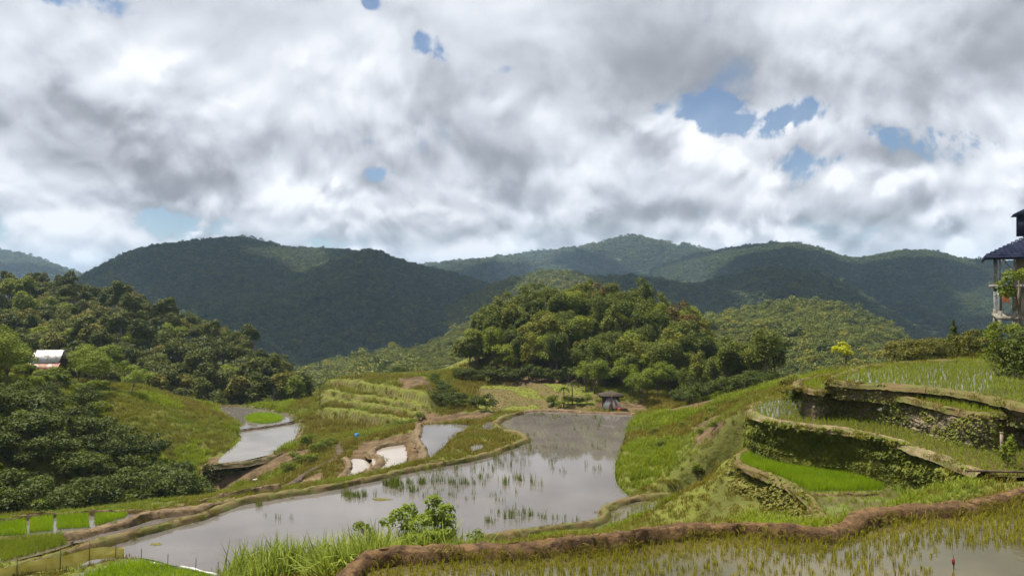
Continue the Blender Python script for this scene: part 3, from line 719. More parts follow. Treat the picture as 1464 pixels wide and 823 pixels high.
dyke('mud_dyke', zl(-17.7, (-90, 752), (0, 741), (60, 733), (100, 730), (180, 727), (215, 728), (265, 719), (330, 703), (400, 690)), 0.22, M['mud'], 'thin pale rim along the back of the seedbeds', 2.5, 0.6, seed=6)
dyke('mud_dyke', zl(-17.85, (-90, 772), (0, 768), (60, 764), (98, 760)), 0.6, M['dyke_grass'], 'short grassy ridge between the seedbeds and the lush seedling field', 0.5, 0.5, seed=7)
dyke('ditch_bank', zv((340, 706, -19.2), (383, 699, -19.6), (414, 690, -19.8), (442, 672, -20.0), (483, 650, -20.0), (485, 632, -20.1), (495, 625, -20.2)), 0.6, M['wood_dark'], 'dark wet lip of the ditch curving down to the low paddies', 0.6, 0.8, seed=8)
dyke('clay_dyke', zl(-19.1, (520, 680), (527, 670), (546, 654), (530, 643), (545, 634), (577, 629)), 0.5, M['clay'], 'smooth clay dyke curling round the pale brown paddy', 0.9, 0.6, seed=9)
dyke('clay_dyke', zl(-18.0, (600, 604), (596, 622), (607, 641), (605, 655), (592, 662)), 0.55, M['clay'], 'smooth clay dyke along the bright small paddy', 0.6, 1.4, seed=10)
dyke('clay_dyke', zl(-19.6, (493, 652), (499, 662), (490, 676), (474, 690)), 0.45, M['clay'], 'short clay dyke beside the smallest puddled paddy', 0.6, 0.6, seed=11)
dyke('mud_dyke', zl(-17.0, (690, 764), (740, 757), (800, 749), (850, 741), (866, 731), (868, 721), (905, 708), (960, 703)), 0.5, M['dyke_grass'], 'low double mud dyke at the near end of the large pond', 1.0, 0.6, seed=12)
dyke('mud_dyke', zl(-17.4, (690, 772), (760, 764), (830, 755), (862, 744)), 0.5, M['mud'], 'muddy step below the low double dyke', 1.0, 0.6, seed=13)
RIM_PX = [(1068, 640), (1056, 652), (1064, 664), (1110, 681), (1150, 704), (1185, 742), (1200, 752)]
dyke('field_rim', zl(-10.38, *RIM_PX), 0.4, M['dyke_grass'], 'grassy lip along the open side of the bright seedbed', 0.3, 0.3, seed=14)
dyke('field_rim', zl(-10.38, (1150, 704), (1200, 704), (1262, 703)), 0.25, M['mud'], 'low mud ridge at the foot of the bright seedbed', 0.4, 0.4, seed=15)
dyke('terrace_rim', WALL1 + (0, 0, .08), 0.42, M['path'], 'pale earth path on top of the leafy curved wall', 0.35, 0.3, rough=0.055, seed=16)
dyke('terrace_rim', WALL2 + (0, 0, .08), 0.3, M['dyke_grass'], 'worn earth rim on top of the stone wall', 0.3, 0.3, rough=0.055, seed=17)
dyke('terrace_rim', WALL3 + (0, 0, .08), 0.3, M['dyke_grass'], 'worn earth rim around the topmost terrace', 0.35, 0.3, rough=0.055, seed=18)
dyke('terrace_rim', zl(-5.55, (1187, 540), (1206, 531), (1240, 523), (1280, 518), (1340, 515), (1400, 514), (1464, 515), (1530, 517)), 0.45, M['dyke_grass'], 'thin grassy far rim of the topmost terrace', 1.0, 0.4, seed=19)
dyke('terrace_rim', zl(-6.1, (1140, 552), (1147, 541), (1190, 532), (1215, 528)), 0.4, M['dyke_grass'], 'grassy back rim of the small outer corner of the narrow terrace', 0.9, 0.4, seed=20)
dyke('paddy_rim', zl(-21.65, (300, 590), (306, 583), (316, 579), (363, 580), (404, 588), (424, 595), (434, 610), (411, 641), (374, 654), (305, 663)), 0.5, M['wall_earth'], 'earth rim around the low paddy by the green mound', 1.2, 0.6, seed=21)
dyke('paddy_rim', zl(-21.7, (343, 613), (380, 608), (420, 602)), 0.35, M['wood_dark'], 'dark divider across the low paddy', 0.4, 0.4, seed=22)
dyke('pond_rim', zl(-17.75, (745, 586), (780, 584), (850, 587), (912, 589)), 0.8, M['mud'], 'low earth rim at the far end of the large pond', 0.6, 0.5, seed=23)

# ------------------------------------------------------------------ terrace walls, each with its stones and creepers
def stone_mesh(name, seed, mat):
    bm = bmesh.new(); bmesh.ops.create_icosphere(bm, subdivisions=1, radius=0.5); r = random.Random(seed)
    for v in bm.verts:
        k = 1 + r.uniform(-.22, .22); v.co = Vector((v.co.x * k * 1.15, v.co.y * k * 0.75, v.co.z * k * 0.8))
    me = bpy.data.meshes.new(name); bm.to_mesh(me); bm.free(); me.materials.append(mat); return me


STONES = [stone_mesh('stone', k, M['stone']) for k in range(5)]


def leaf_quads(P, N, size, aspect=0.55, r=None, fold=0.15):
    """One folded rhombic leaf at each point, facing about N."""
    n = len(P); r = r or rng
    N = N / np.maximum(np.linalg.norm(N, axis=1, keepdims=True), 1e-6)
    A = r.normal(size=(n, 3)); A -= N * np.sum(A * N, 1, keepdims=True); A /= np.maximum(np.linalg.norm(A, axis=1, keepdims=True), 1e-6)
    B = np.cross(N, A); s = (np.ones(n) * size if np.isscalar(size) else size)[:, None]
    V = np.stack([P - A * s * .5, P + B * s * .5 * aspect + N * s * fold, P + A * s * .5, P - B * s * .5 * aspect + N * s * fold], 1)
    return V.reshape(-1, 3), np.arange(4 * n).reshape(n, 4)


class Wall:
    def __init__(s, name, label, line, zb, side, batter, seed, mat, rows=10, step=0.4):
        L = smooth_line(line, step, False); n = len(L)
        d = np.gradient(L[:, :2], axis=0); d /= np.linalg.norm(d, axis=1, keepdims=True); nr = np.stack([-d[:, 1], d[:, 0]], -1) * side
        s.L, s.nr, s.zb, s.batter, s.seed = L, nr, zb, batter, seed
        H = L[:, 2] - zb; V = np.zeros((n, rows + 1, 3)); ss = np.arange(n) * step
        for j in range(rows + 1):
            h = j / rows; out = batter * h * H + fbm(ss * 0.8, ss * 0 + j * 0.9, 4, seed) * 0.22
            V[:, j, 0] = L[:, 0] + nr[:, 0] * out; V[:, j, 1] = L[:, 1] + nr[:, 1] * out; V[:, j, 2] = L[:, 2] - h * (H + 0.5)
        idx = np.arange(n * (rows + 1)).reshape(n, rows + 1)
        q = np.stack([idx[:-1, :-1], idx[:-1, 1:], idx[1:, 1:], idx[1:, :-1]], -1).reshape(-1, 4)
        if side > 0: q = q[:, ::-1]
        s.root = tag(empty(name, (L[0, 0], L[0, 1], zb)), label, 'wall')
        o = obj('earth_face', mesh_np('earth_face', V.reshape(-1, 3) - (L[0, 0], L[0, 1], zb), [q], [mat]), s.root)
        s.V = V; s.org = np.array((L[0, 0], L[0, 1], zb)); s.rows = rows
    def pick(s, n, r, h0=0.0, h1=1.0, s0=0.0, s1=1.0):
        i = r.uniform(s0, s1, n) * (len(s.L) - 1.01); k = i.astype(int); f = (i - k)[:, None]; h = r.uniform(h0, h1, n) * s.rows * 0.999; j = h.astype(int); g = (h - j)[:, None]
        V = s.V; P = (V[k, j] * (1 - f) + V[k + 1, j] * f) * (1 - g) + (V[k, j + 1] * (1 - f) + V[k + 1, j + 1] * f) * g
        N = np.concatenate([s.nr[k], np.full((n, 1), s.batter)], 1); return P, N
    def stones(s, n, size, h0, h1, s0, s1):
        r = np.random.default_rng(s.seed); P, N = s.pick(n, r, h0, h1, s0, s1)
        for p_, n_ in zip(P, N):
            o = bpy.data.objects.new('stone', STONES[r.integers(5)]); o.parent = s.root; COL.objects.link(o)
            o.location = Vector(p_ - s.org + n_ * 0.02); k = r.uniform(*size)
            o.scale = (k * r.uniform(.8, 1.4), k * .7, k * r.uniform(.55, .95)); o.rotation_euler = (r.uniform(-.2, .2), r.uniform(-.25, .25), math.atan2(n_[1], n_[0]) + math.pi / 2)
    def rubble(s, n, size, name='small_stones'):
        r = np.random.default_rng(s.seed + 3); P, N = s.pick(n, r); b = np.array([v.co[:] for v in STONES[0].vertices]); f = np.array([p.vertices[:] for p in STONES[0].polygons])
        sc = r.uniform(*size, (n, 1, 3)); V = b[None] * sc * r.uniform(.8, 1.25, (n, len(b), 1)) + (P - s.org)[:, None]
        Fq = (f[None] + (np.arange(n) * len(b))[:, None, None]).reshape(-1, 3)
        tag(obj(name, mesh_np(name, V.reshape(-1, 3), [Fq], [M['stone']], False), s.root), kind='stuff')
    def leaves(s, n, size, mat, name='creeper', cut=-0.22, **k):
        r = np.random.default_rng(s.seed + 5); P, N = s.pick(n, r, **k)
        # creepers hang in clumps with bare earth between
        q = fbm(P[:, 0] * 0.55 + P[:, 1] * 0.55, P[:, 2] * 0.9, 3, s.seed + 8); m = q > cut; P, N = P[m], N[m]; lift = np.clip(q[m] + .35, 0.1, 1)[:, None]
        P = P + N * (0.03 + r.random((len(P), 1)) * 0.42 * lift) ; Nn = N * 0.8 + (0, 0, 0.95) + r.normal(size=P.shape) * 0.45
        V, Fq = leaf_quads(P - s.org, Nn, r.uniform(size * .6, size * 1.3, len(P)), 0.7, r)
        tag(obj(name, mesh_np(name, V, [Fq], [mat], False, {'tone': np.repeat(r.random(len(P)), 4)}), s.root), kind='stuff')


w1 = Wall('terrace_wall', 'tall curved wall smothered in creepers beside the bright seedbed', WALL1, Z_BRIGHT, -1, 0.12, 31, M['wall_earth'])
w1.leaves(40000, 0.26, M['ivy'], cut=-0.55); w1.stones(60, (.22, .42), 0.02, 0.9, 0.15, 1.0); w1.rubble(500, (.10, .22))
w2 = Wall('terrace_wall', 'dark stone wall between the narrow terrace and the field on the leafy wall', WALL2, Z_MID, -1, 0.28, 32, M['wall_earth'])
w2.stones(240, (.20, .42), 0.05, 0.98, 0.30, 1.0); w2.rubble(1600, (.08, .2)); w2.leaves(5200, 0.15, M['ivy'], s0=0.0, s1=1.0)
w3 = Wall('terrace_wall', 'low earth wall holding up the topmost terrace', WALL3, Z_STRIP, -1, 0.12, 33, M['wall_earth'], rows=5)
w3.stones(60, (.16, .3), 0.1, 0.9, 0.1, 1.0); w3.leaves(1800, 0.12, M['ivy'])

w5 = Wall('slumped_bank', 'weedy slumped earth bank below the open side of the bright seedbed', np.array(zl(-10.5, *RIM_PX)), -14.6, -1, 0.75, 35, M['terrain'], rows=14)
w5.leaves(6500, 0.24, M['ivy'], 'weeds', cut=-0.4); w5.rubble(160, (.1, .3))
w4 = Wall('earth_wall', 'tall dark earth wall below the rim of the low paddy', np.array(zl(-21.75, (290, 662), (318, 661), (373, 654), (411, 641), (428, 622), (432, 611))), -25.6, -1, 0.22, 34, two_tone('earth_cut', (0.045, 0.028, 0.014), (0.095, 0.058, 0.03), 0.9, bscale=3.0, bstr=1.0, bdist=0.25, c3=(0.05, 0.055, 0.016), s3=0.6), rows=14)
w4.leaves(2600, 0.34, M['ivy']); w4.rubble(350, (.12, .4))

# ------------------------------------------------------------------ plants
def blade_mesh(P, H, lean, width, r, tone, seg=2):
    """Grass blades: a bent tapering strip at each root."""
    n = len(P); a = r.uniform(0, 2 * math.pi, n); d = np.stack([np.cos(a), np.sin(a), np.zeros(n)], -1); w = np.stack([-np.sin(a), np.cos(a), np.zeros(n)], -1)
    # turn the flat of most blades across the lean
    w_ = w * (width * 0.5)[:, None] if not np.isscalar(width) else w * width * 0.5
    l = lean[:, None]; h = H[:, None]; up = np.array((0, 0, 1.0))
    mid = P + up * h * 0.55 + d * h * l * 0.25; tip = P + up * h * (1 - l * 0.35) + d * h * l * 0.8
    V = np.stack([P - w_, P + w_, mid + w_ * 0.8, mid - w_ * 0.8, tip], 1).reshape(-1, 3); b = np.arange(n) * 5
    Q = np.stack([b, b + 1, b + 2, b + 3], -1); T = np.stack([b + 3, b + 2, b + 4], -1)
    return V, Q, T, np.repeat(tone, 5)


PROTO = {}


def proto_col(name, meshes):
    cl = bpy.data.collections.new(name)
    for k, me in enumerate(meshes):
        cl.objects.link(bpy.data.objects.new('%s_%02d' % (name, k), me))
    PROTO[name] = cl; return cl


def tuft(seed, n, h, spread, width, mat, lean=(0.2, 0.9)):
    r = np.random.default_rng(seed); P = np.zeros((n, 3)); P[:, :2] = r.normal(size=(n, 2)) * spread; P[:, 2] = -0.05
    V, Q, T, t = blade_mesh(P, r.uniform(.5, 1.1, n) * h, r.uniform(*lean, n), width, r, r.random(n))
    return mesh_np('tuft', V, [Q, T], [mat], False, {'tone': t})


proto_col('tuft_grass', [tuft(k, 26, 0.42, 0.16, 0.030, M['grass']) for k in range(4)])
proto_col('tuft_lush', [tuft(10 + k, 30, 0.60, 0.18, 0.045, M['grass_lush']) for k in range(4)])
proto_col('tuft_olive', [tuft(20 + k, 26, 0.45, 0.18, 0.035, M['grass_olive']) for k in range(4)])
proto_col('tuft_cogon', [tuft(30 + k, 34, 1.15, 0.14, 0.035, M['cogon'], (0.15, 1.0)) for k in range(4)])


def instances(name, P, scale, col, label, seed=1, tilt=0.15, parent=None):
    """Stuff: a cloud of points that geometry nodes dress with copies of the prototypes."""
    r = np.random.default_rng(seed); n = len(P)
    me = bpy.data.meshes.new(name); me.vertices.add(n); me.vertices.foreach_set('co', np.asarray(P, np.float32).ravel())
    a = me.attributes.new('rot', 'FLOAT_VECTOR', 'POINT'); a.data.foreach_set('vector', np.stack([r.normal(size=n) * tilt, r.normal(size=n) * tilt, r.uniform(0, 6.283, n)], -1).astype(np.float32).ravel())
    s_ = scale[:, None] * np.ones((1, 3)) if scale.ndim == 1 else scale
    a = me.attributes.new('scl', 'FLOAT_VECTOR', 'POINT'); a.data.foreach_set('vector', s_.astype(np.float32).ravel())
    a = me.attributes.new('pick', 'INT', 'POINT'); a.data.foreach_set('value', r.integers(0, 1000, n).astype(np.int32))
    o = obj(name, me, parent)
    ng = bpy.data.node_groups.new(name, 'GeometryNodeTree')
    ng.interface.new_socket('Geometry', in_out='INPUT', socket_type='NodeSocketGeometry'); ng.interface.new_socket('Geometry', in_out='OUTPUT', socket_type='NodeSocketGeometry')
    N = ng.nodes; gi = N.new('NodeGroupInput'); go = N.new('NodeGroupOutput'); ip = N.new('GeometryNodeInstanceOnPoints'); ci = N.new('GeometryNodeCollectionInfo')
    ci.inputs['Collection'].default_value = PROTO[col]; ci.inputs['Separate Children'].default_value = True; ci.inputs['Reset Children'].default_value = True
    def at(nm, ty):
        k = N.new('GeometryNodeInputNamedAttribute'); k.data_type = ty; k.inputs[0].default_value = nm; return k.outputs[0]
    mp = N.new('GeometryNodeMeshToPoints')
    e2r = N.new('FunctionNodeEulerToRotation')
    Lk = ng.links.new
    Lk(gi.outputs[0], mp.inputs[0]); Lk(mp.outputs[0], ip.inputs['Points']); Lk(ci.outputs[0], ip.inputs['Instance']); ip.inputs['Pick Instance'].default_value = True
    Lk(at('pick', 'INT'), ip.inputs['Instance Index']); Lk(at('rot', 'FLOAT_VECTOR'), e2r.inputs[0]); Lk(e2r.outputs[0], ip.inputs['Rotation']); Lk(at('scl', 'FLOAT_VECTOR'), ip.inputs['Scale'])
    Lk(ip.outputs[0], go.inputs[0])
    md = o.modifiers.new('scatter', 'NODES'); md.node_group = ng
    return tag(o, label, kind='stuff')


# ---- grass over the slopes
ALLP = [FP[k] for k in FP]
def in_field(x, y, grow=0.25):
    m = np.zeros(len(x), bool)
    for k, P_ in FP.items():
        m |= inside(P_, x, y)
    return m


n = 150000
gy = rng.uniform(20, 150, n) ; gx = rng.uniform(-0.75, 0.75, n) * gy
k = rng.random(n) < np.clip(70 / gy, 0.25, 1) * (gy / 150) * 1.0
gx, gy = gx[k], gy[k]
k = ~in_field(gx, gy); gx, gy = gx[k], gy[k]
b = bare_at(gx, gy); k = rng.random(len(gx)) > b * 1.1; gx, gy = gx[k], gy[k]
# none under the closed trees of the knoll or the thicket's heart
gz = ground_z(gx, gy); GP = np.stack([gx, gy, gz], -1)
pu = 732 + gx / gy * F
lush = ((fbm(gx / 11, gy / 11, 3, 77) > 0.3) & (pu > 840)) | ((pu > 865) & (pu < 965) & (gy > 60) & (gy < 100) & (fbm(gx / 6, gy / 6, 2, 5) > 0.0))
lush |= (pu < 420) & (pu > 150) & (gy > 85) & (fbm(gx / 6, gy / 6, 3, 78) > 0.22)
oliv = (~lush) & (fbm(gx / 7, gy / 7, 3, 99) > np.where(pu < 430, 0.22, 0.0))
TRD = lambda P: np.abs(tread[np.clip(((P[:, 1] - YS[0]) / .5).astype(int), 0, ny - 1), np.clip(((P[:, 0] - XS[0]) / .5).astype(int), 0, nx - 1)])
def gsc(P): return rng.uniform(.7, 1.35, len(P)) * np.clip(P[:, 1] / 62, 0.75, 1.7) * np.where(TRD(P) > .5, 0.26, 1.0)
for nm, msk, lab in (('grass', ~lush & ~oliv, 'green grass over the slopes and dykes'), ('grass', lush, 'lush bright grass on the slope beside the large pond'), ('grass', oliv, 'dry olive grass in patches on the slopes')):
    q = GP[msk]; col_ = 'tuft_lush' if lab.startswith('lush') else 'tuft_olive' if lab.startswith('dry') else 'tuft_grass'
    instances(nm, q, gsc(q), col_, lab, seed=len(q))
wp, wn_ = w5.pick(420, np.random.default_rng(6)); instances('grass', wp, rng.uniform(.4, .9, len(wp)), 'tuft_grass', 'grass on the slumped bank below the bright seedbed', 73, tilt=0.4)
# tufts along the dykes
dp = []
for L, w, lb_ in DYKES:
    kk = max(1, int(len(L) * (2.4 if 'grassy' in lb_ or 'terrace' in lb_ or 'wall' in lb_ or 'double' in lb_ else 0.8))); i = rng.integers(0, len(L), kk); off = rng.normal(size=(kk, 2)) * (w * 0.5 + .08)
    q = L[i].copy(); q[:, :2] += off; q[:, 2] -= 0.04 + np.hypot(off[:, 0], off[:, 1]) * 0.35
    dp.append(q[fbm(q[:, 0] / 2.5, q[:, 1] / 2.5, 3, 12) > -0.15])
dp = np.vstack(dp); dp = dp[np.hypot(dp[:, 0], dp[:, 1]) > 30]
instances('grass', dp, rng.uniform(.3, .75, len(dp)), 'tuft_olive', 'short dry grass growing along the mud dykes', seed=71)
bp = smooth_line(BANK, 0.05)[:-1]; bp = bp[rng.random(len(bp)) < 0.9]; sd_ = rng.choice([-1, 1], len(bp), p=[.35, .65])
bp[:, 1] -= sd_ * rng.uniform(0.2, 0.55, len(bp)); bp[:, 2] -= 0.10 + rng.random(len(bp)) * 0.25
instances('grass', bp, rng.choice([.22, .35, .65], len(bp), p=[.5, .35, .15]) * rng.uniform(.8, 1.2, len(bp)), 'tuft_olive', 'thin dry grass hanging on the red mud bank', seed=72, tilt=0.5)

# ---- rice
def rice(name, key_or_poly, z, spacing, h, nb, spread, width, mat, label, seed, jit=0.3, keep=None, lean=(0.1, 0.6), ang=0.2):
    r = np.random.default_rng(seed); Pl = FP[key_or_poly] if isinstance(key_or_poly, str) else key_or_poly
    c0 = Pl.mean(0); R_ = np.abs(Pl - c0).max() * 1.5; g = np.arange(-R_, R_, spacing); A, B = np.meshgrid(g, g); ca, sa = math.cos(ang), math.sin(ang)
    x = c0[0] + A * ca - B * sa; y = c0[1] + A * sa + B * ca; x = x.ravel() + r.normal(size=x.size) * spacing * jit; y = y.ravel() + r.normal(size=y.size) * spacing * jit
    m = inside(Pl, x, y) & (np.abs(x) < y * 0.74 + 1.0) & (y > 14); x, y = x[m], y[m]
    if keep is not None: m = keep(x, y); x, y = x[m], y[m]
    n = len(x); P = np.repeat(np.stack([x, y, np.full(n, z)], -1), nb, 0); P[:, :2] += r.normal(size=(len(P), 2)) * spread
    hh = np.repeat(h * (0.8 + 0.4 * vnoise(x / 1.5, y / 1.5, seed)), nb) * r.uniform(.6, 1.15, len(P))
    V, Q, T, t = blade_mesh(P, hh, r.uniform(*lean, len(P)), width, r, r.random(len(P)))
    return tag(obj(name, mesh_np(name, V, [Q, T], [mat], False, {'tone': t})), label, kind='stuff')


def near_keep(x, y):
    pu = 732 + x / y * F; pv = 411 + 8.0 / y * F
    hole = np.clip((pu - 1290) / 60, 0, 1) * np.clip((pv - 772) / 14, 0, 1)
    thin = 0.85 - 0.35 * np.clip((pv - 770) / 30, 0, 1) * np.clip((pu - 900) / 100, 0, 1)
    return rng.random(len(x)) < thin * (1 - hole) * np.where(fbm(x / 2.5, y / 2.5, 2, 44) < -0.35, 0.3, 1)


rice('rice_seedlings', 'near', Z_NEAR - 0.02, 0.20, 0.27, 8, 0.03, 0.019, M['rice_young'], 'rows of thin young rice standing in the near flooded field', 1, 0.25, near_keep)
rice('rice_seedlings', 'middle', Z_MID - 0.02, 0.28, 0.28, 7, 0.03, 0.018, M['rice_pale'], 'young rice on the terrace above the leafy wall', 2, 0.3)
rice('rice_seedlings', 'strip', Z_STRIP - 0.02, 0.22, 0.32, 8, 0.03, 0.02, M['rice_pale'], 'young rice on the narrow terrace above the stone wall', 3, 0.3)
rice('rice_seedlings', 'upper', Z_UP - 0.02, 0.30, 0.30, 8, 0.03, 0.02, M['rice_pale'], 'young rice on the topmost terrace', 4, 0.25)
SEED = poly(Z_BRIGHT, (1060, 652), (1075, 647), (1150, 652), (1215, 664), (1268, 686), (1262, 700), (1160, 702), (1118, 681), (1075, 668), (1058, 660))[:, :2]
rice('rice_seedbed', SEED, Z_BRIGHT, 0.085, 0.34, 4, 0.03, 0.022, M['rice_bright'], 'dense bright green rice seedbed below the leafy wall', 5, 0.4, lean=(0.05, 0.4))
rice('rice_seedlings', 'bright', Z_BRIGHT, 0.28, 0.22, 6, 0.04, 0.018, M['rice_pale'], 'sparse seedlings on the wet floor beside the bright seedbed', 25, 0.5, lambda x, y: ~inside(SEED, x, y) & (fbm(x / 1.5, y / 1.5, 2, 3) > -0.3))
BEDS = [[(-40, 745), (36, 739), (38, 762), (-40, 768)], [(43, 739), (75, 737), (75, 757), (43, 760)], [(82, 736), (126, 732), (127, 752), (82, 755)], [(136, 732), (186, 729), (178, 738), (150, 747), (136, 750)]]
BL = ['outermost bright seedling bed of the row, bordered by only one water gap', 'smallest square seedling bed between two narrow water gaps', 'wide seedling bed between two narrow water gaps', 'wedge-shaped seedling bed ending at the brown dyke']
for b_, l_ in zip(BEDS, BL):
    rice('rice_seedbed', poly(-18.0, *b_)[:, :2], -18.05, 0.10, 0.42, 4, 0.04, 0.028, M['rice_bright'], l_, 6 + len(l_), 0.4, lean=(0.05, 0.4))
rice('rice_seedbed', poly(-18.0, (-90, 778), (20, 769), (88, 764), (97, 777), (0, 804), (-90, 824))[:, :2], -18.0, 0.13, 0.45, 5, 0.05, 0.026, M['grass_lush'], 'lush rice field beside the yellow net', 21, 0.4)
rice('rice_seedbed', poly(-17.55, (70, 838), (165, 806), (200, 802), (255, 813), (300, 823), (320, 850), (45, 868))[:, :2], -17.6, 0.13, 0.45, 5, 0.05, 0.028, M['rice_bright'], 'bright rice plot in the corner beside the white sheeting', 22, 0.4)
rice('rice_seedbed', poly(-21.8, *[(377 + 27 * math.cos(t), 597.5 + 7 * math.sin(t)) for t in np.linspace(0, 6.1, 18)])[:, :2], -21.8, 0.17, 0.45, 4, 0.06, 0.045, M['rice_bright'], 'oval green seedbed afloat in the low paddy', 23, 0.4)
rice('rice_seedlings', 'shelf', -17.42, 0.35, 0.35, 6, 0.05, 0.03, M['rice_pale'], 'thin rice in the narrow flooded shelf', 24, 0.5, lambda x, y: fbm(x / 2, y / 2, 2, 8) > -0.1)

# ---- reeds standing in the large pond, in clumps and as single stalks
r = np.random.default_rng(91); rp = []
def reed(px, py, spread_px, n, k=1.0):
    for _ in range(n):
        a, b = px + r.normal() * spread_px, py + r.normal() * spread_px * 0.22
        rp.append((*W(a, b, Z_POND)[:2], Z_POND - 0.03, k))
for px, py, s_, n_, k_ in [(505, 707, 11, 26, .8), (560, 692, 6, 14, 1.3), (575, 690, 8, 10, 1.2), (603, 690, 3, 10, 1.4), (629, 688, 7, 8, 1.2), (645, 690, 4, 4, 1.0), (660, 690, 4, 6, 1.3), (690, 682, 5, 6, 1.3), (672, 692, 4, 5, 1.0), (640, 672, 18, 12, 1.2), (700, 665, 22, 14, 1.2), (757, 640, 10, 12, 1.2), (720, 690, 8, 6, 1.3), (740, 685, 8, 5, 1.3),
                           (700, 745, 8, 8, .8), (730, 740, 10, 8, 1.0), (755, 735, 8, 6, 1.0), (372, 722, 4, 8, .9), (770, 590, 8, 6, 1.0), (800, 596, 10, 6, 1.2), (860, 600, 10, 4, 1.2), (835, 612, 16, 5, 1.2), (790, 660, 30, 5, 1.0), (830, 670, 20, 4, 1.2), (765, 692, 8, 3, 1.8), (700, 640, 20, 10, 1.0), (600, 676, 20, 8, .9), (400, 740, 12, 4, .7), (585, 700, 14, 14, 1.2), (650, 700, 30, 16, 1.0), (680, 712, 24, 10, .9), (720, 655, 26, 18, 1.1), (780, 625, 20, 8, 1.1), (620, 680, 30, 18, 1.0), (505, 708, 14, 30, .9), (560, 694, 9, 22, 1.3), (740, 735, 22, 20, .9), (790, 742, 20, 10, .9), (860, 640, 14, 4, 1.1), (810, 640, 26, 6, 1.0)]:
    reed(px, py, s_, n_, k_)
rp = np.array(rp)
proto_col('tuft_reed', [tuft(50 + k, 9, 0.85, 0.12, 0.034, M['leaf_mid'], (0.02, 0.4)) for k in range(4)])
instances('reeds', rp[:, :3], rp[:, 3] * r.uniform(.6, 1.2, len(rp)), 'tuft_reed', 'thin reeds and rice stalks standing in the large pond', 9, tilt=0.05)

# ---- tall grass at the left end of the red bank
q = []
for px, py, D, sp, n_ in [(395, 818, 25, 1.2, 60), (440, 815, 24, 1.1, 60), (475, 805, 23.5, .8, 40), (360, 828, 27, 1.0, 40), (520, 780, 25.5, 1.0, 40), (560, 772, 27, 1.2, 50), (640, 768, 28, 1.6, 60), (690, 770, 27, 1.0, 25), (590, 766, 30, 1.2, 40)]:
    x, y, _ = WD(px, py, D); a = rng.normal(size=(n_, 2)) * sp * 0.6 + (x, y); q.append(np.stack([a[:, 0], a[:, 1], ground_z(a[:, 0], a[:, 1])], -1))
for t_ in np.linspace(0, 1, 90):   # below the leafy wall, along the red bank
    px = 1290 + 125 * t_ + rng.normal() * 8; D = 32 - 2 * t_ + rng.normal() * 1.0; x = (px - 732) / F * D; q.append(np.array([[x, D, max(float(ground_z(x, D)), -9.3)]]))
q = np.vstack(q); qs = np.where(np.hypot(q[:, 0] - 17, 0) < 6, 0.55, 1.0)
_fl = np.array([inside(FP['near'], np.array([a[0]]), np.array([a[1]]))[0] for a in q]); q, qs = q[~_fl], qs[~_fl]
instances('tall_grass', q, rng.choice([.35, .6, .8, 1.2], len(q), p=[.3, .35, .25, .1]) * rng.uniform(.8, 1.2, len(q)) * qs, 'tuft_cogon', 'tall arching pale grass along the red mud bank', 31, tilt=0.25)
q = []
for px0, px1, py, D0, D1, n_ in [(760, 970, 757, 47, 53, 420), (1290, 1400, 700, 30.5, 34, 130)]:
    px = rng.uniform(px0, px1, n_); D = rng.uniform(D0, D1, n_); x = (px - 732) / F * D; q.append(np.stack([x, D, ground_z(x, D)], -1))
q = np.vstack(q); instances('grass', q, rng.uniform(.5, 1.0, len(q)), 'tuft_lush', 'bright tall grass behind the red mud bank', 32)

# ---- trees and shrubs
def crown(seed, rx, rz, zc, nl, n, leaf, lobe=0.45, flat=0.0, aspect=0.6, bottom=-0.55):
    """Leaves spread over many uneven lobes."""
    r = np.random.default_rng(seed); C = []
    for _ in range(nl):
        d = r.normal(size=3); d /= np.linalg.norm(d); d[2] = max(d[2], bottom); k = r.uniform(.45, .85)
        C.append((d[0] * rx * k, d[1] * rx * k, zc + d[2] * rz * k, r.uniform(.6, 1.25) * lobe))
    C = np.array(C); w = C[:, 3] ** 2; i = r.choice(nl, n, p=w / w.sum())
    d = r.normal(size=(n, 3)); d /= np.linalg.norm(d, axis=1, keepdims=True); d[:, 2] = np.where(d[:, 2] < -0.35, -d[:, 2], d[:, 2])
    sq = np.array((rx, rx, rz * (1 - flat)))
    P = C[i, :3] + d * (C[i, 3:4] * sq) * (r.uniform(.55, 1.08, (n, 1)))
    N = d * 0.8 + (0, 0, 0.55) + r.normal(size=(n, 3)) * 0.55
    V, Fq = leaf_quads(P, N, r.uniform(.65, 1.3, n) * leaf, aspect, r)
    lt = r.random(nl)[i]; tone = np.clip(lt * 0.6 + r.random(n) * 0.4, 0, 1)
    return V, Fq, np.repeat(tone, 4), C


def tree_meshes(seed, H, rx, mat, nl=14, n=1600, leaf=0.34, trunk_r=0.16, base=0.45, bark='bark', lobe=0.42, rz=None):
    rz = rz or (H * (1 - base) * 0.5); zc = H * base + rz
    V, Fq, t, C = crown(seed, rx, rz, zc, nl, n, leaf, lobe)
    cm = mesh_np('crown', V, [Fq], [mat], False, {'tone': t})
    r = random.Random(seed); mb = MB(); b = Vector((r.uniform(-.2, .2), r.uniform(-.2, .2), H * base))
    mb.tube([(0, 0, -0.4), (r.uniform(-.1, .1), r.uniform(-.1, .1), H * base * .5), b, (b.x * 1.4, b.y * 1.4, zc + rz * .3)], [trunk_r * 1.2, trunk_r, trunk_r * .8, trunk_r * .3], 6)
    for c_ in C[:5]:
        e = Vector(c_[:3]); mb.tube([b * 0.9, (b + e) / 2 + Vector((0, 0, .1)), e], [trunk_r * .5, trunk_r * .35, trunk_r * .12], 5)
    return mb.mesh('trunk', M[bark], True), cm


